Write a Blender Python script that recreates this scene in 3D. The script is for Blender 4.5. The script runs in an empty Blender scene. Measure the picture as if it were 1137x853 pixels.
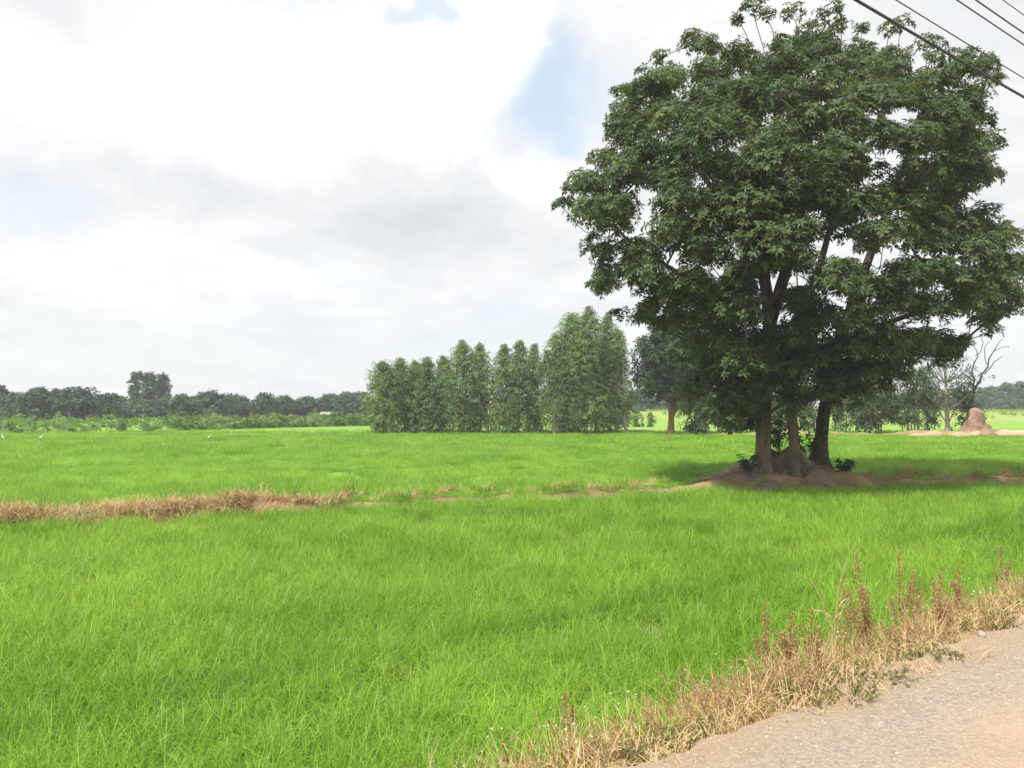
import bpy, math, random
import numpy as np
from mathutils import Vector

R = math.radians
rng = np.random.default_rng(7)
random.seed(7)
scene = bpy.context.scene
COL = scene.collection

# ------------------------------------------------------------------ camera
F, CX, CY, HOR, EYE = 910.0, 568.5, 426.5, 451.0, 2.15
PITCH = math.atan((HOR - CY) / F)
cam_d = bpy.data.cameras.new("camera")
cam = bpy.data.objects.new("camera", cam_d)
COL.objects.link(cam)
cam.location = (0, 0, EYE)
cam.rotation_euler = (R(90) + PITCH, 0, 0)
cam_d.sensor_width = 36.0
cam_d.lens = 36.0 * F / 1137.0
cam_d.clip_start, cam_d.clip_end = 0.05, 8000
scene.camera = cam

def at(px, py, Y):
    """world point at depth Y seen at photo position (px, py)"""
    a, b = (px - CX) / F, (CY - py) / F
    d = np.array([a, math.cos(PITCH) - b * math.sin(PITCH), math.sin(PITCH) + b * math.cos(PITCH)])
    return np.array([0, 0, EYE]) + d * (Y / d[1])

# ------------------------------------------------------------------ light
SUN_EL, SUN_AZ = R(60), R(223)        # azimuth clockwise from +Y (behind the camera, to the left)
sd = Vector((math.sin(SUN_AZ) * math.cos(SUN_EL), math.cos(SUN_AZ) * math.cos(SUN_EL), math.sin(SUN_EL)))
sun_d = bpy.data.lights.new("sun", 'SUN')
sun_d.energy, sun_d.angle, sun_d.color = 3.6, R(1.2), (1.0, 0.955, 0.88)
sun = bpy.data.objects.new("sun", sun_d)
COL.objects.link(sun)
sun.location = sd * 60
sun.rotation_euler = sd.to_track_quat('Z', 'Y').to_euler()

vs = scene.view_settings
scene.display_settings.display_device = 'sRGB'
vs.view_transform, vs.look, vs.exposure, vs.gamma = 'Standard', 'None', 0.64, 1.0
vs.use_curve_mapping = False
cy = scene.cycles
cy.use_denoising = True
cy.max_bounces, cy.diffuse_bounces, cy.glossy_bounces, cy.transmission_bounces = 6, 3, 2, 3
cy.volume_bounces = 0
cy.use_adaptive_sampling = True
cy.adaptive_threshold = 0.012
cy.sample_clamp_indirect = 6.0
cy.caustics_reflective = cy.caustics_refractive = False

# ------------------------------------------------------------------ node helper
class NT:
    def __init__(s, tree):
        s.t = tree; tree.nodes.clear()
    def n(s, kind, **kw):
        nd = s.t.nodes.new(kind)
        for k, v in kw.items():
            if k.startswith('i_'):
                key = k[2:]; key = int(key) if key.isdigit() else key.replace('_', ' ')
                s.put(nd.inputs[key], v)
            else:
                setattr(nd, k, v)
        return nd
    def put(s, sock, v):
        if isinstance(v, bpy.types.NodeSocket): s.t.links.new(v, sock)
        elif isinstance(v, bpy.types.Node): s.t.links.new(v.outputs[0], sock)
        else:
            if sock.type == 'RGBA' and len(v) == 3: v = (*v, 1)
            sock.default_value = v
    def m(s, op, a, b=0.0, c=None, clamp=False):
        nd = s.t.nodes.new('ShaderNodeMath'); nd.operation = op; nd.use_clamp = clamp
        s.put(nd.inputs[0], a); s.put(nd.inputs[1], b)
        if c is not None: s.put(nd.inputs[2], c)
        return nd.outputs[0]
    def mix(s, fac, a, b, mode='MIX'):
        nd = s.t.nodes.new('ShaderNodeMix'); nd.data_type = 'RGBA'; nd.blend_type = mode
        s.put(nd.inputs[0], fac); s.put(nd.inputs[6], a); s.put(nd.inputs[7], b)
        return nd.outputs[2]
    def noise(s, vec, scale, detail=4, rough=0.55, col=False):
        nd = s.n('ShaderNodeTexNoise'); s.put(nd.inputs['Vector'], vec)
        nd.inputs['Scale'].default_value = scale; nd.inputs['Detail'].default_value = detail
        nd.inputs['Roughness'].default_value = rough
        return nd.outputs['Color' if col else 'Fac']
    def ramp(s, fac, lo, hi, a=0.0, b=1.0):
        nd = s.n('ShaderNodeMapRange', clamp=True, interpolation_type='SMOOTHSTEP')
        for k, v in zip(range(5), (fac, lo, hi, a, b)): s.put(nd.inputs[k], v)
        return nd.outputs[0]

# ------------------------------------------------------------------ sky with clouds
world = bpy.data.worlds.new("World"); scene.world = world; world.use_nodes = True
w = NT(world.node_tree)
sky = w.n('ShaderNodeTexSky', sky_type='NISHITA', sun_disc=False)
sky.sun_elevation, sky.sun_rotation = SUN_EL, SUN_AZ
sky.air_density, sky.dust_density, sky.ozone_density = 1.0, 2.0, 1.0
dirv = w.n('ShaderNodeTexCoord').outputs['Generated']
sep = w.n('ShaderNodeSeparateXYZ', i_0=dirv)
X, Y, Z = sep.outputs
az = w.m('ARCTAN2', X, Y)
el = w.m('ARCSINE', w.m('MAXIMUM', w.m('MINIMUM', Z, 0.999), -0.999))
# flattened cloud-deck coordinates
den = w.m('ADD', w.m('MAXIMUM', Z, 0.0), 0.22)
cmb = w.n('ShaderNodeCombineXYZ', i_0=w.m('DIVIDE', X, den), i_1=w.m('DIVIDE', Y, den), i_2=0.37)
warpA = w.n('ShaderNodeSeparateXYZ', i_0=w.noise(dirv, 4.2, 7, 0.60, True))
warpB = w.n('ShaderNodeSeparateXYZ', i_0=w.noise(dirv, 13.0, 5, 0.62, True))
def warped(base, k, amp, amp2):
    q = w.m('MULTIPLY_ADD', w.m('SUBTRACT', warpA.outputs[k], 0.5), amp, base)
    return w.m('MULTIPLY_ADD', w.m('SUBTRACT', warpB.outputs[k], 0.5), amp2, q)
azw, elw = warped(az, 0, 0.26, 0.07), warped(el, 1, 0.22, 0.06)
def blob(px, py, rx, ry, hard=1.0, rot=0.0):
    """soft ellipse fixed in the sky (azimuth / elevation)"""
    a0 = math.atan((px - CX) / F); e0 = math.atan((HOR - py) / F * math.cos(a0))
    dx, dy = w.m('SUBTRACT', azw, a0), w.m('SUBTRACT', elw, e0)
    if rot:
        c, s_ = math.cos(rot), math.sin(rot)
        dx, dy = (w.m('MULTIPLY_ADD', dy, s_, w.m('MULTIPLY', dx, c)),
                  w.m('MULTIPLY_ADD', dx, -s_, w.m('MULTIPLY', dy, c)))
    dx, dy = w.m('DIVIDE', dx, rx / F), w.m('DIVIDE', dy, ry / F)
    d = w.m('SQRT', w.m('ADD', w.m('MULTIPLY', dx, dx), w.m('MULTIPLY', dy, dy)))
    return w.ramp(d, 1.0 + 0.55 * hard, max(0.0, 1.0 - hard), 0.0, 1.0)
def total(lst):
    acc = None
    for v, k in lst:
        t = w.m('MULTIPLY', v, k)
        acc = t if acc is None else w.m('ADD', acc, t)
    return acc
deck = w.noise(cmb, 1.1, 8, 0.58)
fine = w.noise(cmb, 3.2, 7, 0.6)
openings = total([(blob(626, 82, 52, 64, 0.8, 0.2), 1.0), (blob(445, 6, 42, 18, 0.5), 0.7), (blob(20, 240, 60, 60, 0.9), 0.45),
                  (blob(700, 110, 60, 60, 0.9), 0.35), (blob(520, 380, 230, 45, 1.0), 0.5), (blob(240, -20, 120, 25, 0.8), .45),
                  (blob(330, 290, 120, 22, 1.0), 0.25)])
open_f = w.m('ADD', openings, w.ramp(deck, 0.42, 0.26, 0.0, 0.55), clamp=True)
white = total([(blob(170, 90, 230, 75, 0.8), 0.45), (blob(490, 70, 110, 85, 0.5), 0.5), (blob(330, 75, 160, 80, 0.8), 0.4),
               (blob(600, 190, 46, 46, 0.5), 0.45), (blob(300, 312, 50, 20, 0.6), 0.4), (blob(560, 40, 50, 60, 0.5), 0.3),
               (blob(90, 300, 160, 50, 1.0), 0.2), (blob(650, 170, 50, 60, 0.7), 0.25)])
grey = total([(blob(300, 190, 210, 48, 0.9, -0.12), 0.42), (blob(490, 245, 110, 48, 0.9), 0.42), (blob(520, 150, 60, 60, 0.9), 0.2),
              (blob(285, 366, 70, 14, 0.7), 0.28), (blob(120, 200, 120, 40, 0.9), 0.2), (blob(1040, 70, 230, 130, 1.0), 0.22),
              (blob(30, 390, 220, 30, 1.0), 0.08)])
bright = w.m('ADD', w.m('SUBTRACT', w.m('ADD', w.m('MULTIPLY', white, 0.34), 0.815), w.m('MULTIPLY', grey, 0.18)),
             w.m('MULTIPLY_ADD', fine, 0.34, w.m('MULTIPLY_ADD', deck, 0.15, -0.25)))
bright = w.m('MINIMUM', w.m('MAXIMUM', bright, 0.66), 1.02)
CLOUD = 6.4
ccol = w.mix(w.ramp(bright, 0.55, 0.92), (0.93 * CLOUD, 0.975 * CLOUD, 1.03 * CLOUD), (1.0 * CLOUD, 1.0 * CLOUD, 1.0 * CLOUD))
ccol = w.mix(1.0, ccol, w.n('ShaderNodeCombineXYZ', i_0=bright, i_1=bright, i_2=bright).outputs[0], 'MULTIPLY')
skyc = w.mix(1.0, sky.outputs[0], (1.3, 1.25, 1.2), 'MULTIPLY')
pale = w.mix(0.68, skyc, (0.66 * CLOUD, 0.76 * CLOUD, 0.84 * CLOUD))        # thin high cloud over the blue
col = w.mix(open_f, ccol, pale)
low = w.ramp(el, 0.16, 0.0, 0.0, 0.55)                                       # moist air low over the fields
col = w.mix(low, col, (0.785 * CLOUD, 0.845 * CLOUD, 0.85 * CLOUD))
bg = w.n('ShaderNodeBackground', i_Color=col, i_Strength=0.12)
w.t.links.new(bg.outputs[0], w.n('ShaderNodeOutputWorld').inputs[0])
world.cycles.sampling_method = 'MANUAL'; world.cycles.sample_map_resolution = 512

# ------------------------------------------------------------------ materials
def new_mat(name):
    m = bpy.data.materials.new(name); m.use_nodes = True
    return m, NT(m.node_tree)
def finish(t, shader, disp=None):
    o = t.n('ShaderNodeOutputMaterial'); t.t.links.new(shader, o.inputs[0])
def foliage_mat(name, c1, c2, trans=0.25, rough=0.5, spec=0.35, pos_scale=0.5, c3=None, tcol=(1.5, 1.5, .6), pos_amp=0.45):
    m, t = new_mat(name)
    tint = t.n('ShaderNodeAttribute', attribute_name='tint').outputs['Fac']
    pos = t.n('ShaderNodeNewGeometry').outputs['Position']
    nz = t.noise(pos, pos_scale, 4)
    f = t.m('ADD', t.m('MULTIPLY', tint, 1 - pos_amp), t.m('MULTIPLY', t.ramp(nz, .3, .7), pos_amp))
    c = t.mix(f, c1, c2)
    if c3 is not None:
        c = t.mix(t.ramp(tint, .93, .97), c, c3)
    p = t.n('ShaderNodeBsdfPrincipled', i_Base_Color=c, i_Roughness=rough)
    p.inputs['Specular IOR Level'].default_value = spec
    tr = t.n('ShaderNodeBsdfTranslucent', i_Color=t.mix(1.0, c, tcol, 'MULTIPLY'))
    mx = t.n('ShaderNodeMixShader', i_0=trans, i_1=p.outputs[0], i_2=tr.outputs[0])
    finish(t, mx.outputs[0])
    return m
def clumpy(m, amt):
    """plants of one scatter differ a little in colour from each other"""
    t = m.node_tree; oi = t.nodes.new('ShaderNodeObjectInfo'); mr = t.nodes.new('ShaderNodeMapRange'); hs = t.nodes.new('ShaderNodeHueSaturation')
    mr.inputs[3].default_value, mr.inputs[4].default_value = 1 - amt, 1 + amt * .7; t.links.new(oi.outputs['Random'], mr.inputs[0]); t.links.new(mr.outputs[0], hs.inputs['Value'])
    pb = next(n for n in t.nodes if n.type == 'BSDF_PRINCIPLED'); src = pb.inputs['Base Color'].links[0].from_socket
    outs = [l.to_socket for l in src.links]
    for q in outs: t.links.new(hs.outputs[0], q)
    t.links.new(src, hs.inputs['Color'])
def rough_mat(name, c1, c2, scale, c3=None, s3=3.0, bump=0.3, bscale=40, rough=0.9, bdist=0.02, stretch=None):
    m, t = new_mat(name)
    pos = t.n('ShaderNodeNewGeometry').outputs['Position']
    if stretch:
        pos = t.n('ShaderNodeVectorMath', operation='MULTIPLY', i_0=pos, i_1=stretch).outputs[0]
    c = t.mix(t.ramp(t.noise(pos, scale, 6, .6), .3, .7), c1, c2)
    if c3 is not None:
        c = t.mix(t.ramp(t.noise(pos, s3, 5, .65), .5, .68), c, c3)
    b = t.n('ShaderNodeBump', i_Strength=bump, i_Distance=bdist, i_Height=t.noise(pos, bscale, 6, .65))
    p = t.n('ShaderNodeBsdfPrincipled', i_Base_Color=c, i_Roughness=rough, i_Normal=b.outputs[0])
    p.inputs['Specular IOR Level'].default_value = 0.2
    finish(t, p.outputs[0]); return m

M = {}
M['leaf'] = foliage_mat('shade_leaf', (.036, .076, .032), (.132, .198, .066), .28, .55, .28, 0.9, (.20, .24, .065))
M['euc'] = foliage_mat('eucalyptus_leaf', (.066, .138, .042), (.215, .305, .095), .30, .55, .2, .35)
M['euc_dull'] = foliage_mat('young_leaf', (.034, .078, .030), (.085, .145, .045), .25, .55, .2, .35)
M['dark_leaf'] = foliage_mat('dark_leaf', (.022, .055, .024), (.062, .120, .040), .2, .55, .2, .4)
M['far_leaf'] = foliage_mat('far_leaf', (.020, .058, .028), (.070, .132, .052), .15, .6, .25, .12)
M['bare_leaf'] = foliage_mat('sparse_leaf', (.055, .085, .04), (.11, .14, .07), .2, .6, .2, .5)
M['weed_leaf'] = foliage_mat('weed_leaf', (.05, .12, .03), (.20, .30, .075), .3, .55, .3, .16)
M['grass_bank'] = foliage_mat('bank_grass', (.17, .27, .05), (.28, .37, .09), .3, .6, .25, .12)
M['rice'] = foliage_mat('rice_blade', (.115, .285, .016), (.355, .555, .066), .30, .42, .30, .28, None, (1.25, 1.2, .5), 0.5)
clumpy(M['rice'], .18)
M['rice_floor'] = rough_mat('rice_floor', (.15, .30, .03), (.23, .40, .05), 2.0, bump=.8, bscale=9, bdist=.1)
M['straw'] = foliage_mat('straw', (.50, .35, .17), (.75, .59, .32), .2, .6, .25, 1.2, (.30, .15, .07), (1, 1, 1), .3)
M['brown_weed'] = foliage_mat('brown_weed', (.34, .175, .09), (.58, .38, .21), .2, .7, .2, 2.0, (.6, .46, .22), (1, 1, 1), .3)
M['olive'] = foliage_mat('olive_weed', (.13, .16, .05), (.27, .27, .10), .3, .6, .25, 2.0, (.42, .28, .12), (1, 1, .7), .3)
M['petal'] = foliage_mat('petal', (.70, .68, .50), (.85, .85, .78), .2, .6, .2, 1.0, None, (1, 1, 1))
M['bark'] = rough_mat('grey_bark', (.115, .085, .06), (.23, .18, .13), 5.0, (.06, .048, .038), 3.2, 1.0, 16, .9, .06, (1, 1, .22))
M['bark_dark'] = rough_mat('dark_bark', (.055, .042, .034), (.12, .09, .07), 5.0, (.04, .032, .026), 3.2, 1.0, 16, .9, .06, (1, 1, .22))
M['bark_red'] = rough_mat('red_bark', (.26, .12, .06), (.34, .19, .11), 3.0, None, 2, .5, 9, .9, .03, (1, 1, .3))
M['bark_pale'] = rough_mat('pale_bark', (.30, .27, .21), (.44, .40, .33), 3.0, (.18, .15, .11), 2.2, .4, 9, .9, .03, (1, 1, .3))
M['branch'] = rough_mat('branch_bark', (.10, .08, .06), (.19, .15, .115), 4.0, None, 2, .6, 14, .9, .02)
M['mud'] = rough_mat('mud', (.13, .10, .065), (.20, .16, .10), .6, (.10, .15, .03), .25, .4, 6)
M['earth'] = rough_mat('mound_earth', (.145, .11, .076), (.25, .195, .14), 1.6, (.35, .28, .19), 2.4, .9, 7, .95, .08)
M['bund'] = rough_mat('bund_earth', (.25, .17, .09), (.40, .28, .16), 1.2, (.20, .22, .06), .9, .9, 7, .95, .06)
M['verge'] = rough_mat('verge_soil', (.28, .19, .11), (.44, .33, .20), 2.5, (.22, .15, .08), 5, .9, 14, .95, .04)
M['termite'] = rough_mat('termite_earth', (.27, .165, .11), (.38, .25, .175), 1.5, (.22, .13, .09), 2.5, 1.0, 5, .95, .12)
M['pale_dirt'] = rough_mat('pale_dirt', (.42, .28, .18), (.55, .40, .27), 1.0, (.30, .20, .10), 1.4, .6, 5, .95, .06)
M['stone'] = rough_mat('stone', (.27, .225, .18), (.52, .45, .37), 14, None, 2, .4, 50, .85, .005)
M['cable'] = rough_mat('cable', (.06, .06, .07), (.085, .085, .095), 5, None, 2, .1, 50, .6)
M['feather'] = rough_mat('feather', (.78, .78, .70), (.85, .85, .80), 9, None, 2, .2, 60, .8, .01)
M['beak'] = rough_mat('beak', (.55, .38, .06), (.62, .45, .08), 9, None, 2, .1, 60, .6, .01)
M['roof_sheet'] = rough_mat('roof_sheet', (.28, .26, .22), (.36, .33, .29), 2, None, 2, .2, 10, .5)
M['hut_wall'] = rough_mat('hut_wall', (.30, .22, .14), (.40, .30, .20), 2, None, 2, .3, 10, .9)

# ------------------------------------------------------------------ mesh builders
def link(name, me, mat=None, parent=None):
    o = bpy.data.objects.new(name, me)
    COL.objects.link(o)
    if mat is not None: me.materials.append(mat)
    if parent is not None: o.parent = parent
    return o
def mesh_from(name, V, faces, tint=None, smooth=False):
    """faces: list of (n,k) int arrays of constant k"""
    V = np.asarray(V, dtype=np.float32)
    me = bpy.data.meshes.new(name)
    me.vertices.add(len(V)); me.vertices.foreach_set('co', V.ravel())
    faces = [np.asarray(f, dtype=np.int32) for f in faces if len(f)]
    if faces:
        loops = np.concatenate([f.ravel() for f in faces])
        tot = np.concatenate([np.full(len(f), f.shape[1], np.int32) for f in faces])
        start = np.concatenate([[0], np.cumsum(tot)[:-1]]).astype(np.int32)
        me.loops.add(len(loops)); me.loops.foreach_set('vertex_index', loops)
        me.polygons.add(len(tot)); me.polygons.foreach_set('loop_start', start)
        me.polygons.foreach_set('loop_total', tot)
        if smooth: me.polygons.foreach_set('use_smooth', np.ones(len(tot), bool))
        if tint is not None:
            a = me.attributes.new('tint', 'FLOAT', 'FACE'); a.data.foreach_set('value', np.asarray(tint, np.float32))
    me.update(calc_edges=True); me.validate()
    return me
def unit(a):
    return a / (np.linalg.norm(a, axis=-1, keepdims=True) + 1e-9)

class Leaves:
    """collects leaves: each a lanceolate diamond bent at its middle (two triangles)"""
    def __init__(s): s.V, s.T = [], []
    def add(s, base, d1, d2, side, L, W, tint):
        L = L[:, None]; W = W[:, None]
        mid = base + d1 * L * .45
        tip = mid + d2 * L * .55
        s.V.append(np.stack([base, mid - side * W * .5, mid + side * W * .5, tip], 1)); s.T.append(tint)
    def whorls(s, P, A, K, L, W, droop, g, spread=.35, tint=None):
        """K leaves round every twig end P with outward axis A"""
        n = len(P)
        if n == 0: return
        P = np.repeat(P, K, 0); A = np.repeat(unit(A), K, 0); N = n * K
        ref = np.where(np.abs(A[:, 2:3]) > .9, np.array([[1., 0, 0]]), np.array([[0, 0, 1.]]))
        u = unit(np.cross(A, ref)); v = np.cross(A, u)
        th = np.tile(np.arange(K) * 2 * math.pi / K, n) + np.repeat(g.uniform(0, 6.3, n), K) + g.normal(0, .3, N)
        lift = g.normal(spread, .3, N)[:, None]
        d1 = unit(u * np.cos(th)[:, None] + v * np.sin(th)[:, None] + A * lift)
        d2 = unit(d1 + np.array([0, 0, -1.]) * (droop * g.uniform(.6, 1.4, N))[:, None])
        side = unit(np.cross(d1 + d2, A + g.normal(0, .25, (N, 3))))
        LL = L * g.uniform(.7, 1.25, N)
        t = np.repeat(g.uniform(0, 1, n) if tint is None else tint, K) * .6 + g.uniform(0, .4, N)
        s.add(P + d1 * (.08 * LL)[:, None], d1, d2, side, LL, W * g.uniform(.8, 1.2, N), t)
    def mesh(s, name):
        V = np.concatenate(s.V); T = np.concatenate(s.T); n = len(V)
        i = np.arange(n)[:, None] * 4
        tri = np.concatenate([i + np.array([[0, 2, 1]]), i + np.array([[1, 2, 3]])], 1).reshape(-1, 3)
        return mesh_from(name, V.reshape(-1, 3), [tri], np.repeat(T, 2))

class Tubes:
    def __init__(s): s.V, s.Q, s.n = [], [], 0
    def add(s, pts, rad, sides=6, cap=True, jag=0.0, g=None):
        pts = np.asarray(pts, float); rad = np.asarray(rad, float); n = len(pts)
        tan = unit(np.gradient(pts, axis=0)); ref = np.array([0.31, 0.95, 0.05])
        u = unit(np.cross(tan, np.where(np.abs(tan @ ref)[:, None] > .95, np.array([[1., 0, 0]]), ref[None]))); v = np.cross(tan, u)
        th = np.arange(sides) * 2 * math.pi / sides
        rr = rad[:, None] * np.ones((1, sides))
        if jag: rr = rr * (1 + jag * (np.sin(th * 3 + 1)[None] * .6 + np.sin(th * 5 + 2)[None] * .4) + (g.normal(0, jag * .35, rr.shape)))
        ring = pts[:, None] + u[:, None] * (np.cos(th)[None, :, None] * rr[..., None]) + v[:, None] * (np.sin(th)[None, :, None] * rr[..., None])
        b = s.n + np.arange(n - 1)[:, None] * sides; k = np.arange(sides)[None]; k2 = (k + 1) % sides
        s.Q.append(np.stack([b + k, b + k2, b + sides + k2, b + sides + k], -1).reshape(-1, 4))
        s.V.append(ring.reshape(-1, 3)); s.n += n * sides
        if cap:
            for e, rev in ((0, True), (n - 1, False)):
                s.V.append(pts[e:e + 1]); c = s.n; s.n += 1
                base = c - (1 if rev else 2) - n * sides + 1 - (0 if rev else 0)
                start = (s.n - 1) - n * sides - (0 if rev else 1) + e * sides
                kk = np.arange(sides); k2_ = (kk + 1) % sides
                s.Q.append(np.stack([start + kk, start + k2_, np.full(sides, c), np.full(sides, c)], -1))
    def mesh(s, name):
        Q = np.concatenate(s.Q)
        t = Q[:, 2] == Q[:, 3]
        return mesh_from(name, np.concatenate(s.V), [Q[~t], Q[t][:, :3]], smooth=True)
def smooth_path(pts, n=4):
    p = np.asarray(pts, float); p = np.vstack([2 * p[0] - p[1], p, 2 * p[-1] - p[-2]]); out = []
    for i in range(1, len(p) - 2):
        for t in np.linspace(0, 1, n, endpoint=False):
            a, b, c, d = p[i - 1:i + 3]
            out.append(.5 * (2 * b + (c - a) * t + (2 * a - 5 * b + 4 * c - d) * t * t + (3 * b - a - 3 * c + d) * t ** 3))
    out.append(p[-2]); return np.array(out)

def empty(name, loc, label=None, cat=None, group=None):
    o = bpy.data.objects.new(name, None); COL.objects.link(o); o.location = loc; o.empty_display_size = .3
    tag(o, label, cat, group); return o
def tag(o, label=None, cat=None, group=None, kind=None):
    if label: o['label'] = label
    if cat: o['category'] = cat
    if group: o['group'] = group
    if kind: o['kind'] = kind
    return o
def local(me, loc):
    """shift mesh data so that its object may hang under an empty at loc"""
    n = len(me.vertices); co = np.empty(n * 3, np.float32); me.vertices.foreach_get('co', co)
    co = co.reshape(-1, 3) - np.asarray(loc, np.float32); me.vertices.foreach_set('co', co.ravel()); me.update(); return me

# ------------------------------------------------------------------ lie of the land
ED = np.array([.787, .617]); EN = np.array([-.617, .787])       # road direction and its normal (towards the field)
EDGE = 2.40                                                       # road edge: distance of the line from the camera
def s_n(x, y): return x * ED[0] + y * ED[1], x * EN[0] + y * EN[1]
def xy(s, n): return s * ED[0] + n * EN[0], s * ED[1] + n * EN[1]
ROAD_Z = .60
BUND = np.array([[-60, -14.], [-20, 9.4], [-8.3, 14.1], [-4.7, 16.0], [-.6, 17.8], [2.8, 19.3], [6, 20.5], [9, 20.9], [13, 21.2], [24, 22.5], [70, 27]])
def bund_y(x): return np.interp(x, BUND[:, 0], BUND[:, 1])
MND = (7.0, 21.6)
def wob(x, y, k=1.0, seed=0.):
    return (np.sin(x * 1.7 * k + seed) * np.cos(y * 2.1 * k - seed) + .6 * np.sin(x * 3.9 * k + y * 2.7 * k + 2 * seed) + .4 * np.cos(x * 7.3 * k - y * 6.1 * k + seed))
def mound_h(x, y):
    dx, dy = (x - MND[0]), (y - MND[1])
    h = .60 * np.exp(-((dx / 1.7) ** 2) ** 1.25 - ((dy / 1.6) ** 2))
    h = h + .25 * np.exp(-((dx - .3) / 2.5) ** 2 - (dy / 1.3) ** 2)
    return h
def land(x, y):
    d = y - bund_y(x)
    b = .50 * np.exp(-(d / .42) ** 4) * (0.9 + .12 * wob(x, y, .6))
    return np.maximum(b, mound_h(x, y))

# ground: one sheet to the horizon
gx = np.array([-4000, -1500, -600, -250, -120, -60, -30, -15, 0, 15, 30, 60, 120, 250, 600, 1500, 4000.])
gy = np.array([-1500, -300, -80, -20, 0, 20, 40, 60, 80, 110, 150, 220, 350, 600, 1200, 2500, 6000.])
def grid(xs, ys, zf):
    A, B = np.meshgrid(xs, ys); V = np.stack([A, B, zf(A, B)], -1).reshape(-1, 3)
    i = np.arange(len(ys) - 1)[:, None] * len(xs) + np.arange(len(xs) - 1)[None]
    return V, np.stack([i, i + 1, i + len(xs) + 1, i + len(xs)], -1).reshape(-1, 4)
V, Q = grid(gx, gy, lambda a, b: a * 0)
tag(link('ground', mesh_from('ground', V, [Q]), M['mud']), kind='structure')

# far paddies, one green sheet at canopy height beyond the tufts
gm, t = new_mat('far_paddy')
pos = t.n('ShaderNodeNewGeometry').outputs['Position']
strx = t.n('ShaderNodeVectorMath', operation='MULTIPLY', i_0=pos, i_1=(.25, 1, 1)).outputs[0]
c = t.mix(t.ramp(t.noise(strx, .12, 5), .35, .65), (.20, .36, .05), (.27, .43, .08))
c = t.mix(t.ramp(t.noise(strx, .03, 3), .5, .62), c, (.27, .37, .075))
b = t.n('ShaderNodeBump', i_Strength=.8, i_Distance=.15, i_Height=t.noise(pos, 5, 5, .7))
p = t.n('ShaderNodeBsdfPrincipled', i_Base_Color=c, i_Roughness=.8, i_Normal=b.outputs[0]); p.inputs['Specular IOR Level'].default_value = .1
finish(t, p.outputs[0])
V, Q = grid(np.linspace(-500, 500, 41), np.concatenate([[57, 60], np.linspace(64, 130, 12), [200, 300, 450, 700]]), lambda a, b: np.interp(b, [57, 60, 64, 70], [-.2, .12, .30, .33]) + .03 * np.sin(a * .3) * np.cos(b * .2) * (b > 62))
tag(link('paddy_field', mesh_from('far_paddy', V, [Q]), gm), kind='structure')
# green floor under the nearer tufts
V, Q = grid(np.linspace(-60, 60, 121), np.linspace(4, 63, 119), lambda a, b: np.clip((b - bund_y(a) - .9) * .12, -.3, .13))
tag(link('paddy_floor', mesh_from('paddy_floor', V, [Q]), M['rice_floor']), kind='structure')

# bund (low earth bank between the two paddies) and the mound under the big tree
xs = np.linspace(-24, 34, 420); ts = np.linspace(-.62, .62, 13)
A, B = np.meshgrid(xs, ts); Yb = bund_y(A) + B
Zb = .50 * np.exp(-(B / .40) ** 4) * (.9 + .13 * wob(A, Yb, .8)) + .03 * wob(A, Yb, 2.6, 1.) - .02
i = np.arange(len(ts) - 1)[:, None] * len(xs) + np.arange(len(xs) - 1)[None]
Q = np.stack([i, i + 1, i + len(xs) + 1, i + len(xs)], -1).reshape(-1, 4)
Zb = Zb * np.interp(A, [-30, -5, -3, 4, 6, 8, 10, 40], [.74, .74, .44, .46, 1, 1, .72, .72])
tag(link('field_bund', mesh_from('bund', np.stack([A, Yb, Zb], -1).reshape(-1, 3), [Q], smooth=True), M['bund']), kind='structure')
V, Q = grid(np.linspace(MND[0] - 6, MND[0] + 6, 130), np.linspace(MND[1] - 3, MND[1] + 3, 70),
            lambda a, b: mound_h(a, b) * (1 + .17 * wob(a, b, .9) + .08 * wob(a, b, 2.6, 2.) + .04 * wob(a, b, 5.2, 1.)) - .05)
tag(link('mound_ground', mesh_from('mound', V, [Q], smooth=True), M['earth']), kind='structure')

# road and verge
rm, t = new_mat('road_surface')
pos = t.n('ShaderNodeNewGeometry').outputs['Position']
nn = t.n('ShaderNodeVectorMath', operation='DOT_PRODUCT', i_0=pos, i_1=(EN[0], EN[1], 0)).outputs['Value']
edge = t.m('ADD', nn, t.m('MULTIPLY_ADD', t.noise(pos, 1.3, 5, .65), .9, -.45))
base = t.mix(t.ramp(t.noise(pos, 1.1, 6, .6), .3, .7), (.40, .278, .195), (.48, .345, .250))
grav = t.mix(t.ramp(t.noise(pos, 34, 8, .8), .36, .64), (.22, .185, .145), (.40, .335, .26))
c = t.mix(t.ramp(edge, 1.15, 2.15), base, grav)
c = t.mix(t.ramp(edge, 2.05, 2.50, 0, .75), c, (.33, .24, .155))
spk = t.noise(pos, 70, 3, .7)
c = t.mix(t.ramp(spk,   .57, .68, 0, .7), c, (.62, .52, .42))
c = t.mix(t.ramp(t.noise(pos, 95, 3, .7), .40, .28, 0, .7), c, (.20, .16, .13))
c = t.mix(t.ramp(t.noise(pos, 2.6, 5, .7), .55, .75, 0, .35), c, (.30, .22, .155))
h = t.m('ADD', t.m('MULTIPLY', t.noise(pos, 60, 5, .75), 1.0), t.m('MULTIPLY', t.noise(pos, 14, 4), .5))
b = t.n('ShaderNodeBump', i_Strength=.7, i_Distance=.008, i_Height=h)
p = t.n('ShaderNodeBsdfPrincipled', i_Base_Color=c, i_Roughness=.92, i_Normal=b.outputs[0]); p.inputs['Specular IOR Level'].default_value = .15
finish(t, p.outputs[0])
S = np.concatenate([[-60, -20, -8], np.linspace(-4, 14, 361), [18, 25, 40, 80, 160]])
Nn = np.concatenate([[-3.6, -3.0, -1.5, 0, 1.0], np.linspace(1.4, EDGE + .14, 12)])
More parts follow.
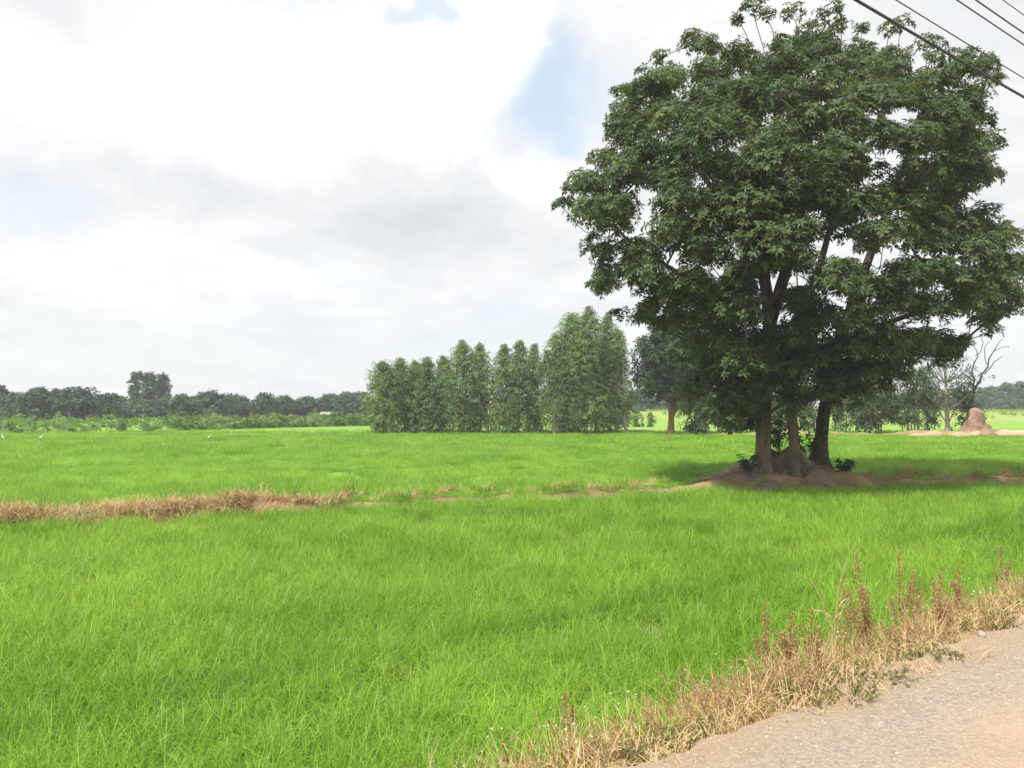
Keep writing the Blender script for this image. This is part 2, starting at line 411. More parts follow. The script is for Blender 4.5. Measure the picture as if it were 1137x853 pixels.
def road_z(s, n):
    k = np.clip((n - 1.2) / (EDGE - 1.2), 0, 1)
    return ROAD_Z - .045 * k ** 2 + .006 * wob(s, n, .8) * k
A, B = np.meshgrid(S, Nn); x_, y_ = xy(A, B + np.where(B > EDGE, .05 * wob(A, B, 1.4, 2) + .022 * wob(A, B, 5.2, 1.), 0))
i = np.arange(len(Nn) - 1)[:, None] * len(S) + np.arange(len(S) - 1)[None]
Qr = np.stack([i, i + 1, i + len(S) + 1, i + len(S)], -1).reshape(-1, 4)
tag(link('road', mesh_from('road', np.stack([x_, y_, road_z(A, B)], -1).reshape(-1, 3), [Qr], smooth=True), rm), kind='structure')
VERGE_W = 1.15
def verge_z(s, n):
    k = np.clip((n - EDGE) / VERGE_W, -.2, 1.3)
    z = ROAD_Z - .075 - .50 * np.clip(k, 0, 1.2) ** 1.3
    return z + .035 * wob(s, n, 1.6, 3.) * np.clip(k * 4, 0, 1)
Nv = np.linspace(EDGE - .25, EDGE + VERGE_W + .35, 22)
A, B = np.meshgrid(S, Nv); x_, y_ = xy(A, B)
i = np.arange(len(Nv) - 1)[:, None] * len(S) + np.arange(len(S) - 1)[None]
Qv = np.stack([i, i + 1, i + len(S) + 1, i + len(S)], -1).reshape(-1, 4)
tag(link('verge_ground', mesh_from('verge', np.stack([x_, y_, verge_z(A, B)], -1).reshape(-1, 3), [Qv], smooth=True), M['verge']), kind='structure')

# ------------------------------------------------------------------ stuff: tufts scattered with geometry nodes
def blades(n, rad, hmin, hmax, width, lean, g, segs=3, flop=.5):
    """grass tuft: n arched tapering blades"""
    a = g.uniform(0, 6.283, n); r = rad * np.sqrt(g.uniform(0, 1, n))
    base = np.stack([r * np.cos(a), r * np.sin(a), np.zeros(n)], 1)
    L = g.uniform(hmin, hmax, n); ph = g.uniform(0, 6.283, n)
    d0 = np.stack([np.cos(ph), np.sin(ph), np.zeros(n)], 1)
    ang = np.abs(g.normal(lean, lean * .5, n)); bend = np.abs(g.normal(flop, flop * .6, n))
    side = np.stack([-np.sin(ph), np.cos(ph), np.zeros(n)], 1)
    tw = g.normal(0, .5, n); side = unit(side + d0 * tw[:, None])
    V = []; p = base.copy(); V += [p - side * width / 2, p + side * width / 2]
    for k in range(segs):
        th = ang + bend * ((k + .5) / segs) ** 1.5 * 2.2
        p = p + (d0 * np.sin(th)[:, None] + np.array([0, 0, 1.]) * np.cos(th)[:, None]) * (L / segs)[:, None]
        ww = width * (1 - .55 * ((k + 1) / segs) ** 1.5)
        V += [p - side * ww / 2, p + side * ww / 2] if k < segs - 1 else [p]
    V = np.stack(V, 1); m = V.shape[1]
    b = (np.arange(n) * m)[:, None]
    q = np.concatenate([b + np.array([[2 * k, 2 * k + 1, 2 * k + 3, 2 * k + 2]]) for k in range(segs - 1)], 0)
    tr = b + np.array([[2 * segs - 2, 2 * segs - 1, 2 * segs]])
    t = g.uniform(0, 1, n)
    return V.reshape(-1, 3), [q, tr], np.concatenate([np.tile(t, segs - 1), t])

def protos(name, meshes):
    c = bpy.data.collections.new(name)                 # not linked to the scene: a source for the scatter only
    for k, me in enumerate(meshes):
        c.objects.link(bpy.data.objects.new('%s_%02d' % (name, k), me))
    return c
def scatter(name, P, pid, rot, scl, coll):
    me = bpy.data.meshes.new(name); me.vertices.add(len(P))
    me.vertices.foreach_set('co', np.asarray(P, np.float32).ravel())
    for nm, ty, arr in (('pid', 'INT', np.asarray(pid, np.int32)), ('scl', 'FLOAT_VECTOR', np.asarray(scl, np.float32)), ('rot', 'FLOAT_VECTOR', np.asarray(rot, np.float32))):
        a = me.attributes.new(nm, ty, 'POINT'); a.data.foreach_set('vector' if ty == 'FLOAT_VECTOR' else 'value', arr.ravel())
    o = link(name, me)
    ng = bpy.data.node_groups.new(name + '_scatter', 'GeometryNodeTree')
    ng.interface.new_socket('Geometry', in_out='INPUT', socket_type='NodeSocketGeometry')
    ng.interface.new_socket('Geometry', in_out='OUTPUT', socket_type='NodeSocketGeometry')
    N = ng.nodes.new; gi, go = N('NodeGroupInput'), N('NodeGroupOutput')
    ci = N('GeometryNodeCollectionInfo'); ci.inputs[0].default_value = coll
    ci.inputs['Separate Children'].default_value = True; ci.inputs['Reset Children'].default_value = True
    iop = N('GeometryNodeInstanceOnPoints'); iop.inputs['Pick Instance'].default_value = True
    L = ng.links.new
    def attr(nm, ty):
        a = N('GeometryNodeInputNamedAttribute'); a.data_type = ty; a.inputs[0].default_value = nm; return a.outputs[0]
    L(gi.outputs[0], iop.inputs['Points']); L(ci.outputs[0], iop.inputs['Instance'])
    L(attr('pid', 'INT'), iop.inputs['Instance Index']); L(attr('rot', 'FLOAT_VECTOR'), iop.inputs['Rotation']); L(attr('scl', 'FLOAT_VECTOR'), iop.inputs['Scale'])
    L(iop.outputs[0], go.inputs[0])
    md = o.modifiers.new('scatter', 'NODES'); md.node_group = ng
    tag(o, kind='stuff'); return o
def with_mat(me, mat): me.materials.append(mat); return me

g = np.random.default_rng(11)
rp = []
for k in range(6):   rp.append(with_mat(mesh_from('rice', *blades(60, .13, .26, .50, .0044, .32, g, 4, 1.15)), M['rice']))       # 0-5 near tufts
for k in range(4):   rp.append(with_mat(mesh_from('rice', *blades(210, .28, .28, .49, .0058, .32, g, 3, .95)), M['rice']))         # 6-9 middle
for k in range(3):   rp.append(with_mat(mesh_from('rice', *blades(300, .58, .30, .47, .0105, .32, g, 3, .85)), M['rice']))        # 10-12 far
RICE = protos('rice_tuft', rp)
def band(y0, y1, dens, lo, hi, s0, s1, g, keep):
    x0, x1 = -(.70 * y1 + 3), .70 * y1 + 3
    n = int((x1 - x0) * (y1 - y0) * dens)
    x, y = g.uniform(x0, x1, n), g.uniform(y0, y1, n)
    k = (np.abs(x) < .70 * y + 3) & keep(x, y); x, y = x[k], y[k]; n = len(x)
    patch = .5 + .25 * wob(x, y, .23) + .15 * wob(x, y, .9, 4.)
    s = g.uniform(s0, s1, n) * (.78 + .22 * np.clip(patch, 0, 1))
    rot = np.stack([g.normal(0, .17, n), g.normal(0, .17, n), g.uniform(0, 6.28, n)], 1)
    return np.stack([x, y, np.full(n, .0)], 1), g.integers(lo, hi + 1, n), rot, np.stack([s, s, s], 1)
def cat(parts): return [np.concatenate(a) for a in zip(*parts)]
near = lambda x, y: (s_n(x, y)[1] > EDGE + VERGE_W - .12 + .10 * wob(x, y, 1.3)) & (y < bund_y(x) - .48 + .08 * wob(x, y, 2.)) & (mound_h(x, y) < .16)
fark = lambda x, y: (y > bund_y(x) + .48) & (mound_h(x, y) < .14)
scatter('rice_plants', *cat([band(1.5, 7, 85, 0, 5, .85, 1.1, g, near), band(7, 12, 60, 0, 5, .85, 1.1, g, near),
                             band(12, 24, 14, 6, 9, .85, 1.08, g, near)]), RICE)
scatter('rice_plants_beyond_bund', *cat([band(9, 22, 14, 6, 9, .85, 1.08, g, fark), band(22, 34, 10, 6, 9, .85, 1.05, g, fark),
                                  band(34, 64, 4.2, 10, 12, .85, 1.05, g, fark)]), RICE)

# dry verge
def seedy(n, h, rad, leaf, g, spread=.25):
    """small branching weed with clinging seeds and leaves"""
    L = Leaves(); T = Tubes()
    for k in range(n):
        a = g.uniform(0, 6.28); b = np.array([rad * math.cos(a), rad * math.sin(a), 0]) * g.uniform(0, 1)
        d = unit(np.array([math.cos(a) * spread, math.sin(a) * spread, 1.]) + g.normal(0, .1, 3))
        hh = h * g.uniform(.6, 1.1); ts = np.linspace(0, 1, 4)[:, None]
        bend = np.array([g.normal(0, .15), g.normal(0, .15), -.06]) * hh
        pts = b + d * hh * ts + bend * ts ** 2
        T.add(pts, np.linspace(.004, .0015, 4), 3, False)
        m = int(60 * hh / .5 * g.uniform(.6, 1.2)); tt = g.uniform(.15, 1, m)[:, None]
        P = b + d * hh * tt + bend * tt ** 2
        dd = unit(g.normal(0, 1, (m, 3)) + np.array([0, 0, .4])); L.add(P, dd, unit(dd + np.array([0, 0, -.5])), unit(np.cross(dd, g.normal(0, 1, (m, 3)))), leaf * g.uniform(.6, 1.5, m), leaf * .4 * g.uniform(.7, 1.3, m), g.uniform(0, 1, m))
    V = np.concatenate(L.V); n4 = len(V); i4 = np.arange(n4)[:, None] * 4
    tri = np.concatenate([i4 + np.array([[0, 2, 1]]), i4 + np.array([[1, 2, 3]])], 1).reshape(-1, 3)
    TV = np.concatenate(T.V); TQ = np.concatenate(T.Q) + n4 * 4
    return np.concatenate([V.reshape(-1, 3), TV]), [tri, TQ], np.concatenate([np.repeat(np.concatenate(L.T), 2), np.full(len(TQ), .4)])
def daisy(g):
    """low green weed carrying pale flower heads"""
    V, Fc, T = blades(7, .05, .12, .26, .006, .3, g, 3, .3)
    return V, Fc, T
def heads(g):
    L = Leaves()
    for k in range(3):
        p = np.array([g.normal(0, .05), g.normal(0, .05), g.uniform(.2, .3)])
        L.whorls(p[None], np.array([[0, 0, 1.]]), 7, .0065, .005, .1, g)
    return L.mesh('flower_heads')
vp = []
for k in range(4): vp.append(with_mat(mesh_from('straw', *blades(70, .17, .06, .24, .0042, 1.1, g, 3, 1.1)), M['straw']))     # 0-3 flattened straw
for k in range(3): vp.append(with_mat(mesh_from('weed', *seedy(6, .30, .10, .016, g, .6)), M['brown_weed']))                    # 4-6
for k in range(2): vp.append(with_mat(mesh_from('olive', *seedy(5, .13, .10, .022, g, .9)), M['olive']))                        # 7-8
for k in range(2): vp.append(with_mat(mesh_from('green', *blades(18, .07, .12, .32, .007, .35, g, 3, .6)), M['rice']))          # 9-10
vp.append(with_mat(heads(g), M['petal']))                                                                                        # 11
for k in range(2): vp.append(with_mat(mesh_from('straw', *blades(14, .06, .22, .42, .0045, .25, g, 3, .4)), M['straw']))        # 12-13 upright
VERG = protos('verge_tuft', vp)
def strip(n, pid, s0, s1, n0, n1, z0=0., z1=0., sc=(.75, 1.25), cond=None):
    s, q = g.uniform(s0, s1, n), g.uniform(n0, n1, n)
    if cond is not None:
        k = cond(s, q); s, q = s[k], q[k]
    n = len(s); x, y = xy(s, q); z = verge_z(s, q) + g.uniform(z0, z1, n)
    sc_ = g.uniform(*sc, n)
    rot = np.stack([g.normal(0, .2, n), g.normal(0, .2, n), g.uniform(0, 6.28, n)], 1)
    return np.stack([x, y, z], 1), g.choice(pid, n), rot, np.stack([sc_] * 3, 1)
frayed = lambda s, q: q > EDGE + .16 + .16 * wob(s, q * 0, 1.3, 1.) + .10 * np.sin(s * .9 + 1) + .06 * wob(s, q, 4.)
scatter('dry_verge_grass', *cat([
    strip(2600, [0, 1, 2, 3, 0, 1], -4, 15, EDGE - .05, EDGE + 1.25, -.02, .01, cond=frayed),
    strip(760, [4, 5, 6, 4, 12], 3.6, 15, EDGE + .30, EDGE + 1.15, -.02, 0, (.5, 1.2), frayed), strip(260, [4, 5, 6], 1.5, 4, EDGE + .5, EDGE + 1.15, -.02, 0, (.4, .8), frayed),
    strip(190, [4, 5, 6, 12, 13], -4, 15, EDGE + .6, EDGE + 1.3, -.02, 0, (.8, 1.3), frayed),
    strip(420, [0, 1, 2, 3], -4, 15, EDGE - .22, EDGE + .15, -.03, .0, (.2, .55)), strip(1500, [7, 8], -4, 15, EDGE - .02, EDGE + .8, 0, .02, (.6, 1.2), frayed),
    strip(420, [9, 10], -4, 15, EDGE + .55, EDGE + 1.4, 0, 0, (.7, 1.2)),
    strip(260, [13, 12], -4, 15, EDGE + .7, EDGE + 1.35, 0, 0, (.7, 1.15)),
    strip(90, [11], -4, 9, EDGE + .5, EDGE + 1.3, .02, .12)]), VERG)

# dry straw on the bund
bp = []
for k in range(4): bp.append(with_mat(mesh_from('bund_straw', *blades(60, .22, .16, .52, .011, .65, g, 3, .8)), M['straw']))
for k in range(2): bp.append(with_mat(mesh_from('bund_weed', *blades(40, .20, .12, .36, .012, .6, g, 3, .8)), M['brown_weed']))
for k in range(2): bp.append(with_mat(mesh_from('bund_stalk', *blades(7, .12, .45, .85, .010, .22, g, 3, .4)), M['olive']))
for k in range(2): bp.append(with_mat(mesh_from('bund_green', *blades(50, .20, .2, .45, .011, .4, g, 3, .6)), M['rice']))
BUNDP = protos('bund_tuft', bp)
def along(n, x0, x1, pid, w_=.4, sc=(.7, 1.2), lift=0.):
    x = g.uniform(x0, x1, n); y = bund_y(x) + g.normal(0, w_ * .5, n)
    z = np.maximum(land(x, y) * np.where(x < 5, .8, 1) - .06, 0) + lift; s = g.uniform(*sc, n)
    rot = np.stack([g.normal(0, .25, n), g.normal(0, .25, n), g.uniform(0, 6.28, n)], 1)
    return np.stack([x, y, z], 1), g.choice(pid, n), rot, np.stack([s] * 3, 1)
scatter('dry_bund_grass', *cat([
    along(680, -12, -6.0, [0, 1, 2, 3, 0, 1, 2, 3, 4], .45, (.28, .85)), along(90, -6.4, -5, [0, 1, 4], .6, (.4, .9)), along(90, -6, -3.2, [4, 5, 0, 1], .4, (.4, .85)),
    along(45, -4.5, -1.2, [0, 4, 1], .25, (.3, .6)), along(60, -1.6, 3.4, [0, 1, 2], .25, (.25, .55)), along(30, -10, -3, [6, 7], .5, (.7, 1.1)),
    along(50, -3.6, 4, [8, 9], .5, (.6, .9)), along(90, 9, 24, [4, 5, 0], .6, (.5, .9)), along(60, 9, 24, [8, 9, 6], .6, (.6, .9)),
    along(700, -24, -12, [0, 1, 2, 4], .7, (.6, 1.1))]), BUNDP)

n = 130; a = g.uniform(0, 6.28, n); q = np.sqrt(g.uniform(0.02, 1, n)); x, y = MND[0] + 3.0 * q * np.cos(a), MND[1] - .2 + 1.3 * q * np.sin(a); sc = g.uniform(.18, .5, n)
scatter('mound_litter', np.stack([x, y, mound_h(x, y) - .06], 1), g.choice([0, 1, 4, 5, 8, 9, 4], n), np.stack([g.normal(0, .3, n), g.normal(0, .3, n), a], 1), np.stack([sc] * 3, 1), BUNDP)

# gravel on the shoulder
def pebble(r, g, n=1):
    import bmesh
    bm = bmesh.new(); bmesh.ops.create_icosphere(bm, subdivisions=2, radius=r)
    sc = g.uniform(.6, 1.2, 3)
    for v in bm.verts:
        v.co = Vector([v.co[k] * sc[k] for k in range(3)]) * (1 + .18 * math.sin(v.co.x * 3 / r + sc[0] * 9) * math.cos(v.co.y * 2.3 / r + sc[1] * 7))
    me = bpy.data.meshes.new('pebble'); bm.to_mesh(me); bm.free(); me.materials.append(M['stone']); return me
PEB = protos('pebble_kind', [pebble(.010, g) for k in range(4)])
n = 9000; s = g.uniform(-3, 14, n); q = EDGE + .12 - np.abs(g.normal(0, .7, n)); x, y = xy(s, q); sc = .16 + .75 * g.uniform(0, 1, n) ** 3.5
scatter('gravel', np.stack([x, y, np.where(q < EDGE + .1, road_z(s, q), verge_z(s, q)) + .001], 1), g.integers(0, 4, n), g.uniform(0, 6, (n, 3)), np.stack([sc] * 3, 1), PEB)

# ------------------------------------------------------------------ the big shade tree
g = np.random.default_rng(5)
OUT = np.array([(622, 226), (640, 206), (656, 186), (668, 168), (690, 158), (672, 128), (690, 106), (712, 88), (734, 62), (762, 40), (788, 46), (806, 62),
                (838, 60), (862, 44), (892, 38), (925, 48), (958, 54), (1000, 64), (1030, 74), (1048, 84), (1068, 56), (1090, 52), (1108, 78), (1086, 108),
                (1082, 132), (1102, 150), (1092, 178), (1098, 200), (1070, 232), (1092, 228), (1112, 244), (1130, 268), (1136, 300), (1134, 342), (1110, 358),
                (1092, 376), (1064, 388), (1042, 404), (1010, 420), (975, 430), (950, 446), (928, 448), (905, 430), (870, 440), (838, 470), (812, 470), (780, 462),
                (764, 430), (770, 395), (742, 365), (705, 352), (676, 340), (664, 312), (680, 300), (646, 276), (655, 256)], float)
def inside(P, poly):
    x, y = P[:, 0], P[:, 1]; c = np.zeros(len(P), bool); j = len(poly) - 1
    for i in range(len(poly)):
        xi, yi, xj, yj = *poly[i], *poly[j]
        c ^= ((yi > y) != (yj > y)) & (x < (xj - xi) * (y - yi) / (yj - yi + 1e-9) + xi); j = i
    return c
def edge_dist(P, poly):
    d = np.full(len(P), 1e9); j = len(poly) - 1
    for i in range(len(poly)):
        a, b = poly[j], poly[i]; t_ = np.clip(((P - a) @ (b - a)) / ((b - a) @ (b - a)), 0, 1)
        d = np.minimum(d, np.linalg.norm(P - (a + t_[:, None] * (b - a)), axis=1)); j = i
    return d
TY = 21.4
cand = np.stack([g.uniform(620, 1140, 9000), g.uniform(36, 475, 9000)], 1)
cand = cand[inside(cand, OUT)]; ed = edge_dist(cand, OUT)
k = ed > 9; cand, ed = cand[k], ed[k]
cols, colsd = [], []
for p_, d_ in zip(cand, ed):
    sp = 22 if d_ < 40 else 28
    if all((p_[0] - q_[0]) ** 2 + (p_[1] - q_[1]) ** 2 > sp * sp for q_ in cols): cols.append(p_); colsd.append(d_)
GAPS = [(715, 240, 12), (735, 285, 14), (760, 300, 12), (690, 330, 12), (925, 285, 14), (958, 280, 13), (996, 188, 9), (845, 290, 9), (850, 335, 8), (985, 280, 10)]
lobes = []
for p_, d_ in zip(cols, colsd):
    if any((p_[0] - a) ** 2 + (p_[1] - b) ** 2 < (c_ + 5) ** 2 for a, b, c_ in GAPS): continue
    low = np.clip((p_[1] - 330) / 110, 0, 1)
    h = 4.7 * math.sqrt(max(0., 1 - (1 - min(d_ / 190, 1)) ** 2)) * (1 - .25 * low)
    r = np.clip(d_ * TY / F * 1.1, .27, .60)
    if d_ < 42 and g.uniform() < .12: continue
    deps = [-h, h] if h > .5 else [0.]
    m = int(h * 2 / 1.8)
    deps += list(g.uniform(-h, h, m))
    for dy in deps:
        lobes.append((at(p_[0] + g.normal(0, 4), p_[1] + g.normal(0, 4), TY + dy + g.normal(0, .25)), r * g.uniform(.62, 1.12)))
for k in range(150):                                   # clumps that break the outline
    i_ = int(g.integers(0, len(OUT))); a_, b_ = OUT[i_], OUT[(i_ + 1) % len(OUT)]; q_ = a_ + (b_ - a_) * g.uniform(0, 1); nrm = np.array([(b_ - a_)[1], -(b_ - a_)[0]]); nrm = nrm / np.linalg.norm(nrm)
    q_ = q_ + nrm * g.uniform(-14, 7); lobes.append((at(q_[0], q_[1], TY + g.normal(0, .9)), g.uniform(.16, .36)))
for px_, py_, r_ in ((790, 455, .4), (806, 440, .42), (822, 424, .45), (775, 432, .4), (838, 408, .42), (858, 402, .42), (872, 420, .4), (880, 444, .36), (866, 388, .45), (893, 430, .38), (902, 400, .42),
                     (826, 452, .32), (812, 466, .28), (770, 456, .3), (874, 462, .24), (850, 424, .28), (930, 425, .4), (955, 438, .36), (842, 372, .45), (880, 372, .45), (905, 375, .45), (862, 446, .3), (892, 448, .3), (902, 440, .32), (846, 442, .28), (838, 425, .36), (868, 408, .4), (886, 415, .4), (920, 405, .42), (940, 415, .42), (918, 440, .26), (800, 405, .45), (820, 385, .48), (785, 425, .42), (760, 400, .42), (780, 380, .45), (740, 345, .45), (720, 330, .42), (765, 335, .48), (800, 345, .5), (960, 405, .45), (985, 410, .42)):
    lobes.append((at(px_, py_, g.uniform(19.0, 20.2)), r_))
for px_, py_ in ((868, 212), (880, 245), (896, 232), (905, 200), (930, 232), (942, 262), (915, 262), (890, 190), (955, 225), (1000, 255), (1020, 235), (965, 190), (860, 255), (1010, 205)):
    lobes.append((at(px_, py_, TY + g.uniform(-3.2, 3)), g.uniform(.38, .55)))
SPRIGS = [((818, 22), (848, 70), 8), ((836, 8), (852, 72), 14), ((851, 16), (868, 72), 11), ((880, 14), (888, 62), 13), ((900, 28), (896, 60), 8), ((922, 16), (922, 62), 17),
          ((934, 30), (930, 70), 13), ((958, 32), (950, 66), 9), ((985, 34), (985, 70), 12), ((1002, 27), (990, 75), 11), ((1030, 52), (1028, 92), 17), ((1036, 66), (1030, 110), 13),
          ((628, 226), (680, 250), 12), ((1118, 262), (1060, 300), 14), ((1128, 330), (1070, 330), 12), ((1095, 236), (1050, 290), 15)]
tops = []
for (tx, ty), (bx, by), rr in SPRIGS:
    Yd = TY + g.uniform(-1, 1); a, b = at(tx, ty, Yd), at(bx, by, Yd); tops.append((b, a, rr * TY / F))
# skeleton
P, par = [], []
def node(p, pa): P.append(np.asarray(p, float)); par.append(pa); return len(P) - 1
def chain(pts, pa=None):
    ids = []
    for q_ in pts: pa = node(q_, -1 if pa is None else pa); ids.append(pa)
    return ids
def pxc(lst, y0, y1): return smooth_path([at(a, b, y0 + (y1 - y0) * k / (len(lst) - 1)) for k, (a, b) in enumerate(lst)], 3)
tA = chain(pxc([(847, 524), (848, 490), (849, 455), (851, 420), (853, 385), (857, 345)], 20.9, 21.3))
a1 = chain(pxc([(851, 320), (846, 280), (842, 230), (836, 160), (838, 90)], 21.3, 21.0), tA[-1])
a2 = chain(pxc([(876, 292), (890, 240), (898, 170), (910, 90)], 21.4, 22.4), tA[-1])
tB = chain(pxc([(884, 522), (882, 490), (879, 455), (876, 415), (884, 370), (898, 330), (915, 280), (935, 200), (960, 110)], 20.7, 19.4))
tC = chain(pxc([(910, 510), (914, 470), (921, 425), (932, 380), (948, 335), (966, 285), (985, 235), (1010, 170), (1040, 110)], 21.9, 22.4))
c2 = chain(pxc([(985, 310), (1030, 296), (1080, 285)], 21.9, 21.3), tC[12])
a3 = chain(pxc([(820, 370), (780, 322), (740, 295), (695, 265)], 21.0, 20.5), tA[10])
b2 = chain(pxc([(850, 400), (815, 402), (785, 415)], 20.2, 19.2), tB[8])
c3 = chain(pxc([(965, 370), (1010, 350), (1060, 345)], 21.6, 20.4), tC[9])
a4 = chain(pxc([(800, 220), (760, 170), (720, 130)], 21.0, 21.6), a1[5])
main_n = len(P); main_sets = {'A': tA + a1 + a2 + a3 + a4, 'B': tB + b2, 'C': tC + c2 + c3}
order = sorted(range(len(lobes)), key=lambda i: min(np.linalg.norm(lobes[i][0] - P[j]) for j in range(0, main_n, 3)))
trunk_low = set(tA[:9] + tB[:7] + tC[:6])
for i in order:
    c_, r_ = lobes[i]; arr = np.array(P); d_ = np.linalg.norm(arr - c_, axis=1)
    d_ = d_ + 1.2 * np.maximum(0, arr[:, 2] - c_[2] + .1)
    d_[[t_ for t_ in trunk_low]] += 2.0
    j = int(np.argmin(d_)); a = arr[j]; L_ = np.linalg.norm(c_ - a); m = max(1, int(L_ / .45)); pa = j
    sag = np.array([0, 0, -.10 * L_])
    for q_ in range(1, m + 1):
        t_ = q_ / m; pa = node(a + (c_ - a) * t_ + sag * math.sin(math.pi * t_) + (g.normal(0, .05, 3) if q_ < m else 0), pa)
for b, a, r_ in tops:
    arr = np.array(P); j = int(np.argmin(np.linalg.norm(arr - b, axis=1) + 1.5 * np.maximum(0, arr[:, 2] - b[2])))
    pa = j
    for t_ in (0, .35, .7, 1.0): pa = node(b + (a - b) * t_ + g.normal(0, .03, 3), pa)
nP = len(P); P = np.array(P); kids = [[] for _ in range(nP)]
for i, pa in enumerate(par):
    if pa >= 0: kids[pa].append(i)
rad2 = np.zeros(nP)
for i in range(nP - 1, -1, -1):
    rad2[i] = .011 ** 2.3 if not kids[i] else sum(rad2[q_] for q_ in kids[i])
rad = rad2 ** (1 / 2.3)
def setr(ids, r0, r1):
    for k_, i in enumerate(ids): rad[i] = max(rad[i] if rad[i] < r1 * 1.3 else r1, r0 + (r1 - r0) * k_ / (len(ids) - 1))
setr(tA, .20, .165); setr(tB[:10], .14, .105); setr(tC[:9], .178, .135); setr(a1, .15, .05); setr(a2, .14, .05); setr(a3, .09, .035); setr(a4, .07, .03)
setr(tB[10:], .12, .04); setr(tC[9:], .15, .04); setr(c2, .08, .035); setr(b2, .07, .03); setr(c3, .08, .035)
base = np.array([P[tA[0]][0] + .7, P[tA[0]][1] + .4, 0.62])
tree = empty('shade_tree', base, 'large leafy shade tree with three trunks on the earth mound, beside the wires', 'tree')
inmain = np.zeros(nP, bool); inmain[:main_n] = True
def trunk_mesh(paths, dark):
    T = Tubes()
    for ids, flare in paths:
        p_ = P[ids]; r_ = rad[ids].copy()
        if flare:
            p_ = np.vstack([p_[0] + [0, 0, -.35], p_]); r_ = np.concatenate([[r_[0] * 2.3], r_]); r_[1] *= 1.5; r_[2] *= 1.16
        T.add(p_, r_, 14 if flare else 9, True, .10, g)
    return T.mesh('trunk')
P0 = lambda ids, pa: [pa] + ids
for paths, mt in (([(tA, 1), (P0(a1, tA[-2]), 0), (P0(a2, tA[-2]), 0), (P0(a3, tA[10]), 0), (P0(a4, a1[5]), 0)], 'bark'),
                  ([(tB, 1), (P0(b2, tB[8]), 0)], 'bark'), ([(tC, 1), (P0(c2, tC[12]), 0), (P0(c3, tC[9]), 0)], 'bark_dark')):
    link('trunk', local(trunk_mesh(paths, mt), base), M[mt], tree)
T = Tubes(); done = inmain.copy()
for i in range(main_n, nP):
    if done[i]: continue
    ids = [par[i], i]; done[i] = True
    while True:
        nx = [q_ for q_ in kids[ids[-1]] if not done[q_]]
        if not nx: break
        b_ = max(nx, key=lambda q_: rad[q_]); done[b_] = True; ids.append(b_)
    r_ = rad[ids].copy(); r_[0] = min(r_[0], r_[1] * 1.25); T.add(P[ids], r_, 5, True)
Lv = Leaves()
for c_, r_ in lobes + [(a, r_ * 1.0) for b, a, r_ in tops]:
    n = int(15 * 4 * math.pi * r_ * r_ * g.uniform(.8, 1.2)) + 5
    d_ = unit(g.normal(0, 1, (n, 3)) + np.array([0, 0, .28])); d_[:, 2] = np.where(d_[:, 2] < -.45, -d_[:, 2] * .5, d_[:, 2]); d_ = unit(d_)
    p_ = c_ + d_ * (r_ * g.uniform(.55, 1.08, n))[:, None] * np.array([1.08, 1.08, .85])
    tl = np.clip(g.normal(.40, .16, n) + g.normal(0, .24) + (.3 if g.uniform() < .10 else 0), 0, 1)
    Lv.whorls(p_, d_ + np.array([0, 0, .55]), 9, .135, .046, .6, g, .22, tl)
    for q_ in np.where(g.uniform(0, 1, n) < .22)[0]:
        T.add([c_, (c_ + p_[q_]) / 2 + [0, 0, -.03], p_[q_]], [.010, .008, .005], 3, False)
link('branches', local(T.mesh('branches'), base), M['branch'], tree)
link('crown', local(Lv.mesh('crown'), base), M['leaf'], tree)

